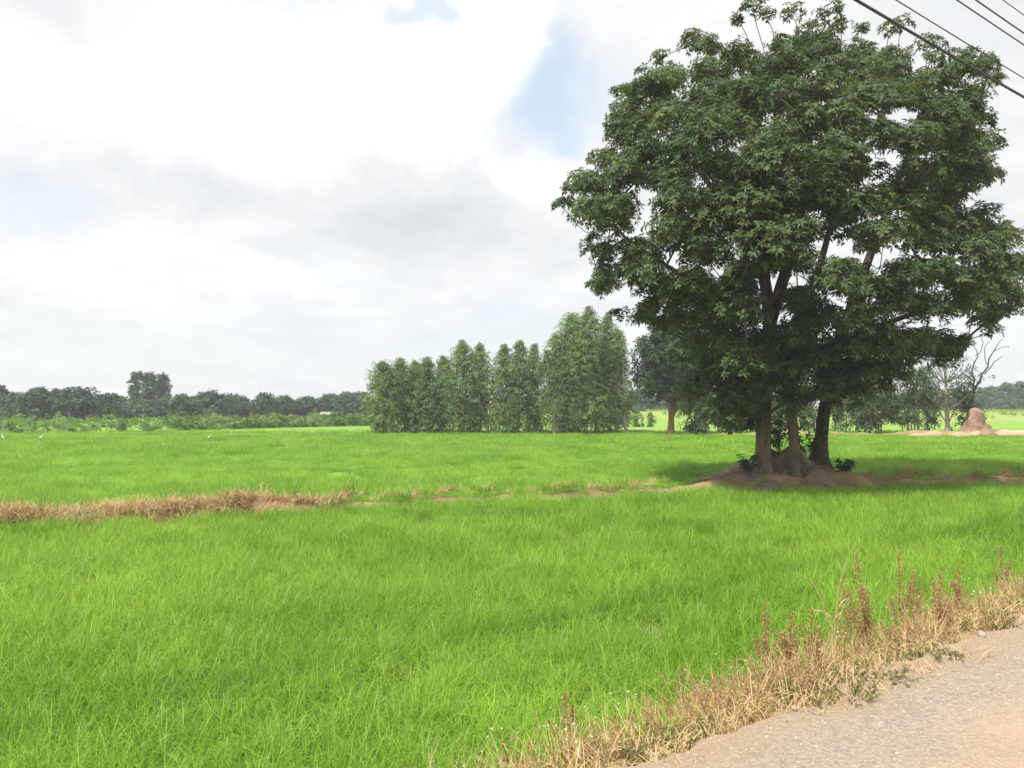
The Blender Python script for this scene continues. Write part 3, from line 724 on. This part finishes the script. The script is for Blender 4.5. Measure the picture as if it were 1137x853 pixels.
# ------------------------------------------------------------------ other trees
def ground_z(x, y): return 0.0
def plain_tree(name, label, cat_, group, px, top, half, Yd, base_py, kind, seed, crown_bottom=.0, trunks=1, tr=.1, dens=1.0, leafL=.3, lean=0.):
    """kind: dict(mat, bark, shape, K, W, droop, rl) ; px/top/half are photo measures turned to metres at depth Yd"""
    g = np.random.default_rng(seed)
    b = at(px, base_py, Yd); b[2] = 0.0; H = at(px, top, Yd)[2]; hw = half * Yd / F
    e = empty(name, b, label, cat_, group)
    L = Leaves(); T = [Tubes() for _ in range(trunks)]
    zb = crown_bottom * H
    stems = []
    for k in range(trunks):
        ox, oy = (0, 0) if trunks == 1 else (g.uniform(-.55, .55) * hw, g.uniform(-.4, .4) * hw)
        hh = H * (.9 if k == 0 else g.uniform(.5, .8)); zs = np.linspace(-.1, hh, 7)
        pts = np.stack([ox * (1 - zs / hh * .5) + lean * zs + np.cumsum(g.normal(0, .03 * H / 8, 7)), oy * (1 - zs / hh * .5) + np.cumsum(g.normal(0, .03 * H / 8, 7)), zs], 1)
        T[k].add(pts, tr * np.linspace(1, .2, 7) * (1 if k == 0 else .7) * np.array([1.35] + [1] * 6), 7); stems.append(pts)
    shape = kind['shape']; lob = []
    n = int(kind['n'] * dens)
    for k in range(n):
        u_ = (k + g.uniform(0, 1)) / n
        z = zb + (H - zb) * (u_ if shape != 'round' else .08 + .88 * u_)
        if shape == 'cone': rr = hw * (.80 + .2 * min(1, u_ / .4)) * (1 - (max(0, u_ - .42) / .60) ** 1.7) * (1 + .14 * math.sin(u_ * 19 + seed))
        elif shape == 'round': rr = hw * math.sqrt(max(.05, 1 - (2 * u_ - .92) ** 2))
        else: rr = hw * (1.0 if u_ < .6 else math.sqrt(max(.03, 1 - ((u_ - .6) / .42) ** 2)))
        if shape == 'three': rr = hw * .37 * math.sqrt(max(.05, 1 - max(0, (u_ - .55) / .47) ** 2))
        rr = max(rr, hw * .1); a = g.uniform(0, 6.28); q_ = math.sqrt(g.uniform(.0, 1)) ** .7
        rl = min(kind['rl'] * hw * g.uniform(.7, 1.3), rr * (.62 if shape == 'cone' else .9) + .08 * hw)
        q_ *= max(0, rr - rl * .7)
        c_ = np.array([q_ * math.cos(a) + lean * z, q_ * math.sin(a), min(z, H - rl * (.8 if shape != 'cone' else 1.2))])
        if shape == 'three':
            c_ = c_ + np.array([(-.62, .02, .62)[k % 3] * hw, 0, 0]); c_[2] *= (1, .985, .95)[k % 3]
        lob.append((c_, rl))
        s_ = stems[k % trunks]; j = int(np.argmin(np.abs(s_[:, 2] - max(.2, c_[2] - .5 * rl - .12 * H))))
        T[k % trunks].add([s_[j], (s_[j] + c_) / 2 + [0, 0, -.05 * hw], c_], [tr * .3, tr * .22, tr * .1], 4, False)
    for c_, rl in lob:
        m = int(kind['dens'] * 4 * math.pi * rl * rl / leafL ** 2 / kind['K'] * g.uniform(.8, 1.2)) + 4
        d_ = unit(g.normal(0, 1, (m, 3)) + np.array([0, 0, .2]))
        st = np.array([.85, .85, 1.35]) if shape == 'cone' else np.array([1.05, 1.05, .9])
        p_ = c_ + d_ * (rl * g.uniform(.45, 1.1, m))[:, None] * st
        p_[:, 2] = np.maximum(p_[:, 2], .35)
        L.whorls(p_, d_ + np.array([0, 0, .4]), kind['K'], leafL, leafL * kind['W'], kind['droop'], g, .2, np.clip(g.normal(.5, .18, m) + g.normal(0, .26), 0, 1))
    for t_ in T: link('trunk', t_.mesh('trunk'), M[kind['bark']], e)
    link('crown', L.mesh('crown'), M[kind['mat']], e)
    return e
EUC = dict(mat='euc', bark='bark_pale', shape='cone', K=5, W=.30, droop=1.3, rl=.42, n=64, dens=1.0)
YOUNG = dict(mat='euc_dull', bark='bark_pale', shape='col', K=5, W=.36, droop=.9, rl=.42, n=34, dens=1.1)
FAR = dict(mat='far_leaf', bark='branch', shape='round', K=5, W=.55, droop=.4, rl=.40, n=30, dens=1.25)
DARK = dict(mat='dark_leaf', bark='bark_red', shape='round', K=7, W=.40, droop=.5, rl=.34, n=42, dens=1.2)

GE = 'eucalyptus trees in a row along the far edge of the paddy'
eucs = [(424, 403, 17, 58, 'slim eucalyptus standing at the left end of the row, darker foot'),
        (446, 400, 18, 59, 'second eucalyptus from the left end of the row, pointed top'),
        (461, 405, 16, 60, 'low pale eucalyptus between two pointed ones, third from the left end'),
        (474, 399, 17, 59, 'pointed eucalyptus fourth from the left end of the row'),
        (492, 394, 15, 60, 'yellowish eucalyptus on the left flank of the tall dark one'),
        (512, 379, 23, 58, 'tall eucalyptus crowning the left clump'),
        (532, 386, 18, 59, 'dark eucalyptus at the right end of the left clump, beside the gap'),
        (560, 384, 19, 58, 'left tree of the middle trio of eucalyptus, beside the gap'),
        (577, 382, 17, 59, 'centre tree of the middle trio of eucalyptus, bare stems showing below'),
        (593, 387, 15, 60, 'small right tree of the middle trio of eucalyptus'),
        (614, 373, 20, 58, 'eucalyptus forming the left shoulder of the tallest clump'),
        (634, 348, 26, 59, 'left of the three tallest eucalyptus peaks'),
        (654, 342, 27, 58, 'tallest eucalyptus of the row, the middle peak'),
        (672, 347, 23, 60, 'right of the three tallest eucalyptus peaks'),
        (688, 372, 19, 59, 'eucalyptus sloping down at the right end of the row near the big tree')]
g = np.random.default_rng(91)
for k, (px, tp, hf, Yd, lb) in enumerate(eucs):
    plain_tree('eucalyptus_tree', lb, 'eucalyptus', GE, px + g.normal(0, 2), tp - 4 + g.normal(0, 3), hf * 1.30 * g.uniform(.86, 1.24), Yd, 478, EUC, 100 + k, .09, 4, .075, 1.0, .25)
plain_tree('dark_tree', 'dark round tree with a reddish trunk behind the left side of the big shade tree', 'tree', None, 745, 358, 47, 57, 478, DARK, 140, .30, 1, .24, 2.0, .27)
GY = 'young trees in the row behind the big shade tree'
young = [(778, 425, 22, 'bushy young tree leafy to the ground, left of the big trunks'), (806, 432, 20, 'thin young tree just left of the big trunks, second of its row'),
         (832, 430, 18, 'young tree half hidden by the left big trunk'), (868, 428, 18, 'young tree seen between the left and middle big trunks'),
         (898, 425, 18, 'young tree seen between the middle and right big trunks'),
         (938, 415, 20, 'young tree right beside the dark right trunk'), (958, 412, 19, 'slim young tree second to the right of the dark trunk'),
         (978, 405, 21, 'bushy young tree with many thin stems, third right of the dark trunk'), (1002, 402, 22, 'taller young tree with dark leaves in the right row'),
         (1026, 408, 18, 'young tree at the right end of the row, beside the sparse tree')]
for k, (px, tp, hf, lb) in enumerate(young):
    plain_tree('young_tree', lb, 'young tree', GY, px, tp, hf, 57 + (k % 3), 480, YOUNG, 170 + k, .16 if k != 0 else .03, 4, .06, 1.0, .28)
SP = dict(mat='bare_leaf', bark='bark_pale', shape='round', K=4, W=.35, droop=.5, rl=.26, n=44, dens=.35)
plain_tree('sparse_tree', 'sparse tree with a pale trunk and thin grey leaves left of the termite mound', 'tree', None, 1052, 384, 36, 56, 481, SP, 190, .28, 1, .17, 1.0, .2)
# leaning half-bare tree over the termite mound
g = np.random.default_rng(61)
b = at(1074, 478, 55.5); b[2] = 0
e = empty('half_bare_tree', b, 'half bare dark tree leaning right over the termite mound, twigs against the sky', 'tree')
T = Tubes(); L = Leaves()
pw = lambda l: np.array([at(a, c_, 55.5) - b for a, c_ in l])
for l, r0 in (([(1074, 481), (1076, 455), (1082, 435), (1092, 415), (1102, 392), (1114, 376)], .13), ([(1082, 435), (1080, 415), (1084, 396), (1080, 380)], .07), ([(1092, 415), (1104, 402), (1112, 396)], .04),
              ([(1076, 455), (1066, 438), (1062, 420)], .06), ([(1096, 404), (1094, 388), (1098, 378)], .03), ([(1084, 396), (1092, 384), (1090, 372)], .03), ([(1104, 390), (1116, 384), (1122, 386)], .02)):
    pp = smooth_path(pw(l), 3) + g.normal(0, .03, (3 * (len(l) - 1) + 1, 3)) * np.array([1, 3, 1]); T.add(pp, np.linspace(r0, .015, len(pp)), 6)
    m = 60; q_ = pp[g.integers(2, len(pp), m)] + g.normal(0, .35, (m, 3))
    q_ = q_[(q_[:, 2] < 4.3)]
    L.whorls(q_, g.normal(0, 1, (len(q_), 3)), 5, .2, .08, .5, g)
q_ = pw([(1074, 465)])[0] + g.normal(0, 1, (260, 3)) * np.array([.45, .4, .9]); q_[:, 2] = np.abs(q_[:, 2]); L.whorls(q_, g.normal(0, 1, q_.shape), 5, .2, .1, .5, g)
link('trunk', T.mesh('trunk'), M['bark_dark'], e); link('crown', L.mesh('crown'), M['dark_leaf'], e)

GF = 'trees of the distant tree line on the left'
fars = [(1, 428, 9, 112, 'tall tree cut by the left edge of the picture in the far tree line'), (20, 437, 22, 104, 'low rounded tree at the left end of the far tree line'),
        (41, 431, 21, 98, 'broad dark tree reaching the ground, second crown of the far tree line'), (63, 434, 20, 101, 'rounded tree between two broader dark crowns at the far left'),
        (90, 431, 27, 97, 'broadest dark tree of the far tree line, flat topped'), (119, 438, 18, 108, 'small tree right of the broadest flat topped crown'),
        (135, 441, 16, 118, 'low crown just left of the foot of the tall three topped tree'), (165, 413, 21, 125, 'tall three topped tree rising above the far tree line'),
        (156, 444, 20, 112, 'low bushy tree in front of the tall three topped tree'), (183, 443, 18, 115, 'low tree right under the tall three topped tree'),
        (203, 439, 16, 112, 'rounded tree second to the right of the three topped tree'), (232, 434, 19, 113, 'tall lumpy tree standing midway along the far tree line'),
        (214, 441, 15, 120, 'small tree leaning on the left of the tall lumpy one'), (262, 439, 22, 120, 'wide low tree with a dark cap right of the tall lumpy one'),
        (292, 437, 15, 118, 'narrow upright tree with a ragged top in the far tree line'), (318, 440, 19, 122, 'rounded tree right of the narrow ragged one'),
        (343, 441, 17, 125, 'pale green tree left of the hut in the far tree line'), (365, 438, 17, 132, 'dark tree standing behind the small hut roof'),
        (384, 436, 16, 128, 'tree right of the hut, second from the eucalyptus row'), (403, 436, 16, 126, 'dark tree at the right end of the far tree line, touching the eucalyptus row')]
for k, (px, tp, hf, Yd, lb) in enumerate(fars):
    kd = dict(FAR)
    if hf == 21 and tp == 413: kd.update(n=66, rl=.24, shape='three')
    plain_tree('distant_tree', lb, 'tree', GF, px, tp, hf * 1.12, Yd, 468, kd, 200 + k, .02 if tp != 413 else .25, 1, .22, 1.0, .50)
GR = 'trees of the distant tree line on the right'
rights = [(706, 434, 24, 150, 'distant tree seen in the gap between the eucalyptus row and the dark round tree'), (735, 440, 22, 165, 'low distant tree behind the reddish trunk'),
          (775, 438, 26, 170, 'distant tree behind the young trees left of the big trunks'), (820, 438, 26, 175, 'distant tree behind the left big trunk'),
          (868, 438, 26, 175, 'distant tree glimpsed between the big trunks'), (940, 436, 26, 178, 'distant tree behind the row right of the dark trunk'),
          (985, 436, 26, 178, 'distant tree behind the many stemmed young tree'), (1030, 434, 26, 178, 'distant tree behind the sparse tree'),
          (1072, 436, 20, 175, 'distant tree just behind the termite mound'), (1098, 430, 20, 178, 'rounded distant tree right of the termite mound'),
          (1118, 425, 13, 180, 'pointed distant tree, second from the right edge'), (1136, 424, 15, 176, 'distant tree cut by the right edge of the picture'),
          (1120, 441, 20, 160, 'low paler bush in front of the pointed distant tree at the right')]
for k, (px, tp, hf, Yd, lb) in enumerate(rights):
    plain_tree('distant_tree', lb, 'tree', GR, px, tp, hf * 1.12, Yd, 456, FAR, 240 + k, .02, 1, .22, 1.0, .60)
SHR = dict(mat='weed_leaf', bark='branch', shape='round', K=5, W=.5, droop=.4, rl=.45, n=9, dens=1.2)
for k, (px, tp, hf, lb) in enumerate([(684, 458, 5, 'small bush at the right foot of the eucalyptus row'), (696, 457, 6, 'left of two small bushes in the far paddy by the reddish trunk'),
                                      (708, 456, 7, 'larger of two small bushes in the far paddy by the reddish trunk'), (722, 459, 5, 'thin little bush close to the reddish trunk')]):
    plain_tree('bush', lb, 'bush', 'bushes in the far paddy', px, tp, hf, 72, 474, SHR, 270 + k, .0, 2, .04, 1.0, .25)

# weedy bank in front of the left tree line (uncountable ground cover)
g = np.random.default_rng(33); L = Leaves()
m = 6500; px = g.uniform(-90, 425, m); Yb0 = np.interp(px, [-90, 0, 100, 230, 420], [57, 58, 60, 64, 76]); dep = g.uniform(0, 1, m) ** 1.3
Yq = Yb0 + dep * np.interp(px, [0, 130, 420], [26, 26, 12]); kk = (px > 190) | (wob(px * .11, Yq * .2, 1., 5.) > .35); px, Yq, dep = px[kk], Yq[kk], dep[kk]; m = len(px); x = (px - CX) / F * Yq
hh = (.25 + .75 * np.clip(.45 + .45 * wob(px * .05, Yq * .12) + .3 * wob(px * .17, Yq * .3, 1., 2.), 0, 1.3)) * np.where(px < 130, .75 + .3 * dep, 1.0)
L.whorls(np.stack([x, Yq, .25 + g.uniform(0, 1, m) ** .6 * hh], 1), g.normal(0, .5, (m, 3)) + np.array([0, 0, 1.]), 6, .36, .15, .4, g, .3)
tag(link('bank_weeds', L.mesh('bank_weeds'), M['weed_leaf']), kind='stuff')
# raised grassy bank at the far right
V, Q = grid(np.linspace(15, 190, 90), np.concatenate([[108, 109, 110.2, 112, 118, 130, 132.5]]), lambda a, b: np.interp(b, [108, 109, 110.2, 112, 118, 130, 132.5], [.3, .75, 1.2, 1.35, 1.4, 1.4, .3]) + .06 * wob(a, b, .3))
tag(link('embankment', mesh_from('embankment', V, [Q], smooth=True), rough_mat('bank_green', (.19, .28, .055), (.30, .38, .10), .5, (.34, .36, .13), .2, .9, 3, .9, .15)), kind='structure')
L = Leaves(); m = 2600; x = g.uniform(20, 180, m); y = g.uniform(108.5, 126, m)
L.whorls(np.stack([x, y, np.interp(y, [108, 109, 110.2, 112], [.3, .75, 1.2, 1.35]) + .05], 1), np.tile([0, 0, 1.], (m, 1)), 5, .42, .16, .2, g, .9)
tag(link('bank_grass', L.mesh('bank_grass'), M['grass_bank']), kind='stuff')

# low dirt bund under the far row, and the termite mound
xs = np.linspace(10, 50, 200); ts = np.linspace(-.9, .9, 11); A, B = np.meshgrid(xs, ts); Yb = 55.4 + .0 * A + B
Zb = (.42 + .10 * wob(A, Yb, .35)) * np.exp(-(B / .6) ** 4) + .03 * wob(A, Yb, 1.7)
Zb = Zb * np.clip((A - 10) / 5, 0, 1) - .02
i = np.arange(len(ts) - 1)[:, None] * len(xs) + np.arange(len(xs) - 1)[None]
tag(link('far_bund', mesh_from('far_bund', np.stack([A, Yb, Zb], -1).reshape(-1, 3), [np.stack([i, i + 1, i + len(xs) + 1, i + len(xs)], -1).reshape(-1, 4)], smooth=True), M['bund']), kind='structure')
tc = at(1083, 480, 54.2); tc[2] = 0
def termite():
    A, B = np.meshgrid(np.linspace(0, 2 * math.pi, 49)[:-1], np.linspace(0, 1, 22)); rr = np.interp(B, [0, .12, .25, .5, .8, .93, 1], [2.3, 1.5, .95, .68, .52, .34, .0])
    zz = np.interp(B, [0, .12, .25, .5, .8, .93, 1], [-.1, .34, .62, 1.15, 1.75, 1.98, 2.05])
    x = rr * np.cos(A) * (1 + .10 * np.sin(3 * A + 4 * B)) ; y = rr * np.sin(A) * .8
    n_ = 1 + .09 * wob(x * 1.5, zz * 2 + y, .9) + .04 * wob(x * 4, zz * 5, 1.); skew = np.where((np.cos(A) > 0) & (B < .4), 1.35, 1.0)
    V = np.stack([x * n_ * skew, y * n_, zz], -1).reshape(-1, 3); k = np.arange(48); r0 = np.arange(21)[:, None] * 48
    Q = np.stack([r0 + k, r0 + (k + 1) % 48, r0 + 48 + (k + 1) % 48, r0 + 48 + k], -1).reshape(-1, 4)
    return mesh_from('termite_mound', V, [Q], smooth=True)
o = link('termite_mound', termite(), M['termite']); o.location = tc; o.scale = (.82, .9, 1.0)
tag(o, 'reddish cone shaped termite mound at the right beside the half bare tree', 'termite mound')
V, Q = grid(np.linspace(25, 36.5, 60), np.linspace(52.6, 55, 14), lambda a, b: (.50 + .09 * wob(a, b, .6)) * np.exp(-((b - 53.9) / .8) ** 4) * np.exp(-((a - 31) / 5.2) ** 6))
tag(link('spoil_ground', mesh_from('spoil', V, [Q], smooth=True), M['pale_dirt']), kind='structure')

# little hut in the far tree line
hc = at(362, 466, 108); hc[2] = 0.3
e = empty('field_hut', hc, 'tiny pale roofed hut in front of the distant tree line on the left', 'hut'); e.scale = (.6, .6, .7)
import bmesh
def boxes(name, lst):
    bm = bmesh.new()
    for (x0, y0, z0, x1, y1, z1) in lst:
        v = [bm.verts.new((a, b_, c_)) for c_ in (z0, z1) for a, b_ in ((x0, y0), (x1, y0), (x1, y1), (x0, y1))]
        for f in ((3, 2, 1, 0), (4, 5, 6, 7), (0, 1, 5, 4), (1, 2, 6, 5), (2, 3, 7, 6), (3, 0, 4, 7)): bm.faces.new([v[q_] for q_ in f])
    me = bpy.data.meshes.new(name); bm.to_mesh(me); bm.free(); return me
link('wall', boxes('wall', [(-.9, .2, 0, .9, .3, 1.15), (-.9, -.6, 0, -.8, .2, 1.1), (.8, -.6, 0, .9, .2, 1.1)]), M['hut_wall'], e)
me = mesh_from('roof', [(-1.2, -.9, 1.0), (1.2, -.9, 1.0), (1.2, 0, 1.5), (-1.2, 0, 1.5), (1.2, .7, 1.1), (-1.2, .7, 1.1), (-1.2, -.9, 1.06), (1.2, -.9, 1.06), (1.2, 0, 1.56), (-1.2, 0, 1.56), (1.2, .7, 1.16), (-1.2, .7, 1.16)],
               [np.array([(0, 1, 2, 3), (3, 2, 4, 5), (6, 9, 8, 7), (9, 11, 10, 8), (0, 6, 7, 1), (5, 4, 10, 11)])])
link('roof', me, M['roof_sheet'], e)

# egrets in the far paddy
def bird(loc, rz, label):
    e = empty('egret', loc, label, 'bird', 'white egrets in the far paddy'); e.rotation_euler = (0, 0, rz); e.scale = (.45,) * 3
    T = Tubes(); T.add([(-.22, 0, .36), (-.12, 0, .40), (0, 0, .44), (.10, 0, .48), (.15, 0, .52), (.16, 0, .60), (.13, 0, .67), (.15, 0, .74), (.20, 0, .76), (.24, 0, .755)], [.012, .05, .075, .065, .04, .024, .02, .022, .026, .012], 8)
    link('body', T.mesh('body'), M['feather'], e)
    T = Tubes(); T.add([(.235, 0, .756), (.33, 0, .735)], [.011, .002], 5); link('beak', T.mesh('beak'), M['beak'], e)
    for s_ in (-1, 1):
        T = Tubes(); T.add([(.0, .03 * s_, .40), (.03, .035 * s_, .2), (.0, .035 * s_, .0)], [.012, .007, .007], 5); link('leg', T.mesh('leg'), M['cable'], e)
for px, py, rz, lb in ((45, 487, .5, 'white egret standing alone in the far paddy at the left'), (3, 487, 2.6, 'white egret at the left edge of the picture in the far paddy'), (232, 485, 1.2, 'faint white egret farthest right in the far paddy')):
    b = at(px, py, 44); b[2] = .30; bird(b, rz, lb)

# small plants about the trunks
def sprig(px, py, Yd, h, n, seed, label, name='shrub'):
    g = np.random.default_rng(seed); b = at(px, py, Yd); b[2] = land(b[0], b[1]) - .05
    e = empty(name, b, label, 'shrub', 'leafy shoots around the big trunks'); L = Leaves(); T = Tubes()
    for k in range(n):
        a = g.uniform(0, 6.28); tip = np.array([math.cos(a) * .45 * h, math.sin(a) * .45 * h, h * g.uniform(.55, 1)]); T.add([(0, 0, 0), tip * [.35, .35, .55], tip], [.010, .007, .003], 4, False)
        tt = g.uniform(.35, 1, 7)[:, None]; L.whorls(tip * np.concatenate([tt ** 1.4, tt ** 1.4, tt], 1), unit(g.normal(0, .4, (7, 3)) + [0, 0, 1]), 6, .15, .06, .5, g)
    link('stem', T.mesh('stem'), M['branch'], e); link('foliage', L.mesh('foliage'), M['euc_dull'], e)
sprig(833, 520, 20.6, .55, 5, 1, 'small leafy shoot at the left foot of the grey left trunk')
sprig(866, 512, 21.4, 1.25, 10, 2, 'tall leafy shoots filling the gap between left and middle trunks')
sprig(898, 512, 21.8, 1.0, 9, 3, 'leafy shoots between the middle and right trunks')
sprig(938, 516, 21.3, .42, 6, 4, 'low leafy shrub on the mound right of the dark trunk')

# tall dry weeds at the road side
g = np.random.default_rng(77)
def dry_weed(px, py_base, py_top, label, lean=0., kind='weed'):
    # stand it on the verge below that line of sight
    best = None
    for Yd in np.linspace(3, 11, 400):
        p_ = at(px, py_base, Yd); s_, n_ = s_n(p_[0], p_[1])
        if EDGE - .2 < n_ < EDGE + VERGE_W + .3:
            e_ = abs(p_[2] - verge_z(s_, n_))
            if best is None or e_ < best[0]: best = (e_, Yd)
    Yd = best[1]; b = at(px, py_base, Yd); s_, n_ = s_n(b[0], b[1]); b[2] = verge_z(s_, n_) - .01
    h = at(px, py_top, Yd)[2] - b[2]
    e = empty('dry_weed', b, label, 'dry weed', 'tall dry weeds along the road verge'); T = Tubes(); L = Leaves()
    if kind == 'weed':
        for k in range(7):
            hh = h * (1 if k == 0 else g.uniform(.45, .8)); a = g.uniform(0, 6.28); o_ = 0 if k == 0 else .18
            ts_ = np.linspace(0, 1, 6)[:, None]; dx = np.array([math.cos(a) * o_ * hh + lean, math.sin(a) * o_ * hh, 0]); pts = np.array([0, 0, 1.]) * hh * ts_ + dx * ts_ ** 1.2 + g.normal(0, .006, (6, 3)); T.add(pts, np.linspace(.005, .0015, 6), 4, False)
            m = int(440 * hh); tt = g.uniform(.22, 1, m); q_ = np.stack([np.interp(tt, ts_[:, 0], pts[:, c_]) for c_ in range(3)], 1) + g.normal(0, .036, (m, 3)) * (1.22 - tt)[:, None]
            d_ = unit(g.normal(0, .7, (m, 3)) + [0, 0, .7]); L.add(q_, d_, unit(d_ + g.normal(0, .4, (m, 3))), unit(np.cross(d_, g.normal(0, 1, (m, 3)))), g.uniform(.010, .030, m), g.uniform(.005, .012, m), g.uniform(0, .92, m))
        link('stem', T.mesh('stem'), M['brown_weed'], e); link('seed_head', L.mesh('seed_head'), M['brown_weed'], e)
    else:
        for dx, hh, drop in ((-.26, h, -.10), (.13, h * 1.03, 0.), (.16, h * .72, 0.)):
            T.add(smooth_path([(0, 0, 0), (dx * .15, 0, hh * .45), (dx * .5, .02, hh * .78), (dx, .03, hh + drop)], 3), np.linspace(.008, .0035, 10), 5, False)
        m = 16; q_ = np.stack([g.normal(0, .02, m), g.normal(0, .02, m), g.uniform(.05, h * .6, m)], 1); d_ = unit(g.normal(0, .6, (m, 3)) + [0, 0, .5])
        L.add(q_, d_, unit(d_ + [0, 0, -.6]), unit(np.cross(d_, g.normal(0, 1, (m, 3)))), g.uniform(.1, .2, m), g.uniform(.008, .014, m), g.uniform(0, .9, m))
        link('stem', T.mesh('stem'), M['straw'], e); link('leaf_blade', L.mesh('leaf_blade'), M['straw'], e)
for a in ((925, 712, 624, 'pale broken reed with three bent straws standing out of the verge', 0., 'reed'), (966, 706, 613, 'tall reddish brown weed spire right of the bent straws', -.10), (999, 702, 610, 'tallest brown weed of the verge, two bushy spires', 0.),
          (1013, 700, 636, 'bushy brown weed just right of the tallest one', .04), (850, 738, 668, 'single brown weed spire at the rice edge, leftmost of the tall ones', 0.), (878, 734, 680, 'short bushy brown weed left of the bent straws', 0.),
          (902, 722, 676, 'low brown weed touching the left of the bent straws', 0.), (938, 712, 655, 'brown weed standing against the bent straws', 0.), (1044, 684, 632, 'lone brown weed spire above the verge, third from the right edge', 0.), (1066, 672, 628, 'red brown weed clump second from the right edge', 0.),
          (1112, 652, 606, 'slim brown weed spire near the right edge of the picture', 0.), (757, 792, 742, 'small dry weed at the rice edge left of the tall spires', 0.), (628, 838, 770, 'thin pale weed standing alone at the foot of the rice, nearest the bottom', 0.)):
    dry_weed(*a)

# loose stones on the road
for k, (px, py, r_, lb) in enumerate(((882, 783, .022, 'pale round stone lying on the grey road shoulder'), (946, 744, .020, 'pale stone close to the dry grass edge of the road'), (1090, 702, .028, 'flat stone at the road edge far to the right'),
                                      (872, 796, .011, 'tiny dark pebble below the pale round stone'), (906, 775, .012, 'small pebble right of the pale round stone'), (960, 742, .012, 'small pebble beside the stone at the grass edge'))):
    d_ = at(px, py, 1.0) - np.array([0, 0, EYE]); t_ = (ROAD_Z - .02 - EYE) / d_[2]; p_ = np.array([0, 0, EYE]) + d_ * t_
    s_, n_ = s_n(p_[0], p_[1]); me = pebble(r_, g)
    o = link('stone', me); o.location = (p_[0], p_[1], max(road_z(s_, n_), -9) + r_ * .45); tag(o, lb, 'stone', 'loose stones on the road shoulder')

# overhead wires along the road
WN = 5.2
for name, px, py, r_, lb in (('power_cable', 1137, 108, .019, 'thick dark overhead cable crossing the tree top, lowest of the wires'), ('overhead_wire', 1137, 87, .008, 'thin overhead wire just above the thick cable'),
                             ('overhead_wire', 1137, 50, .010, 'third overhead wire from the bottom, above the tree'), ('overhead_wire', 1137, 37, .011, 'fourth overhead wire from the bottom, close above the third'), ('overhead_wire', 1137, 17, .007, 'topmost thin overhead wire in the corner of the sky')):
    d_ = at(px, py, 1.0) - np.array([0, 0, EYE]); t_ = WN / (d_[:2] @ EN); p_ = np.array([0, 0, EYE]) + d_ * t_; s0, _ = s_n(p_[0], p_[1])
    ss = np.linspace(-28, 52, 60); x, y = xy(ss, np.full(60, WN)); z = p_[2] + .0009 * ((ss - 12) ** 2 - (s0 - 12) ** 2)
    T = Tubes(); T.add(np.stack([x, y, z], 1), np.full(60, r_), 8); o = link(name, T.mesh(name), M['cable']); tag(o, lb, 'wire', 'overhead wires along the road')

# ------------------------------------------------------------------ moist air
HAZE = 0.0010
if HAZE:
    hz = boxes('haze', [(-330, -40, -1.2, 330, 260, 16)]); hm, t = new_mat('haze')
    v = t.n('ShaderNodeVolumePrincipled'); v.inputs['Color'].default_value = (.93, .97, 1, 1); v.inputs['Density'].default_value = HAZE; v.inputs['Anisotropy'].default_value = 0
    t.t.links.new(v.outputs[0], t.n('ShaderNodeOutputMaterial').inputs['Volume'])
    tag(link('haze', hz, hm), kind='stuff')
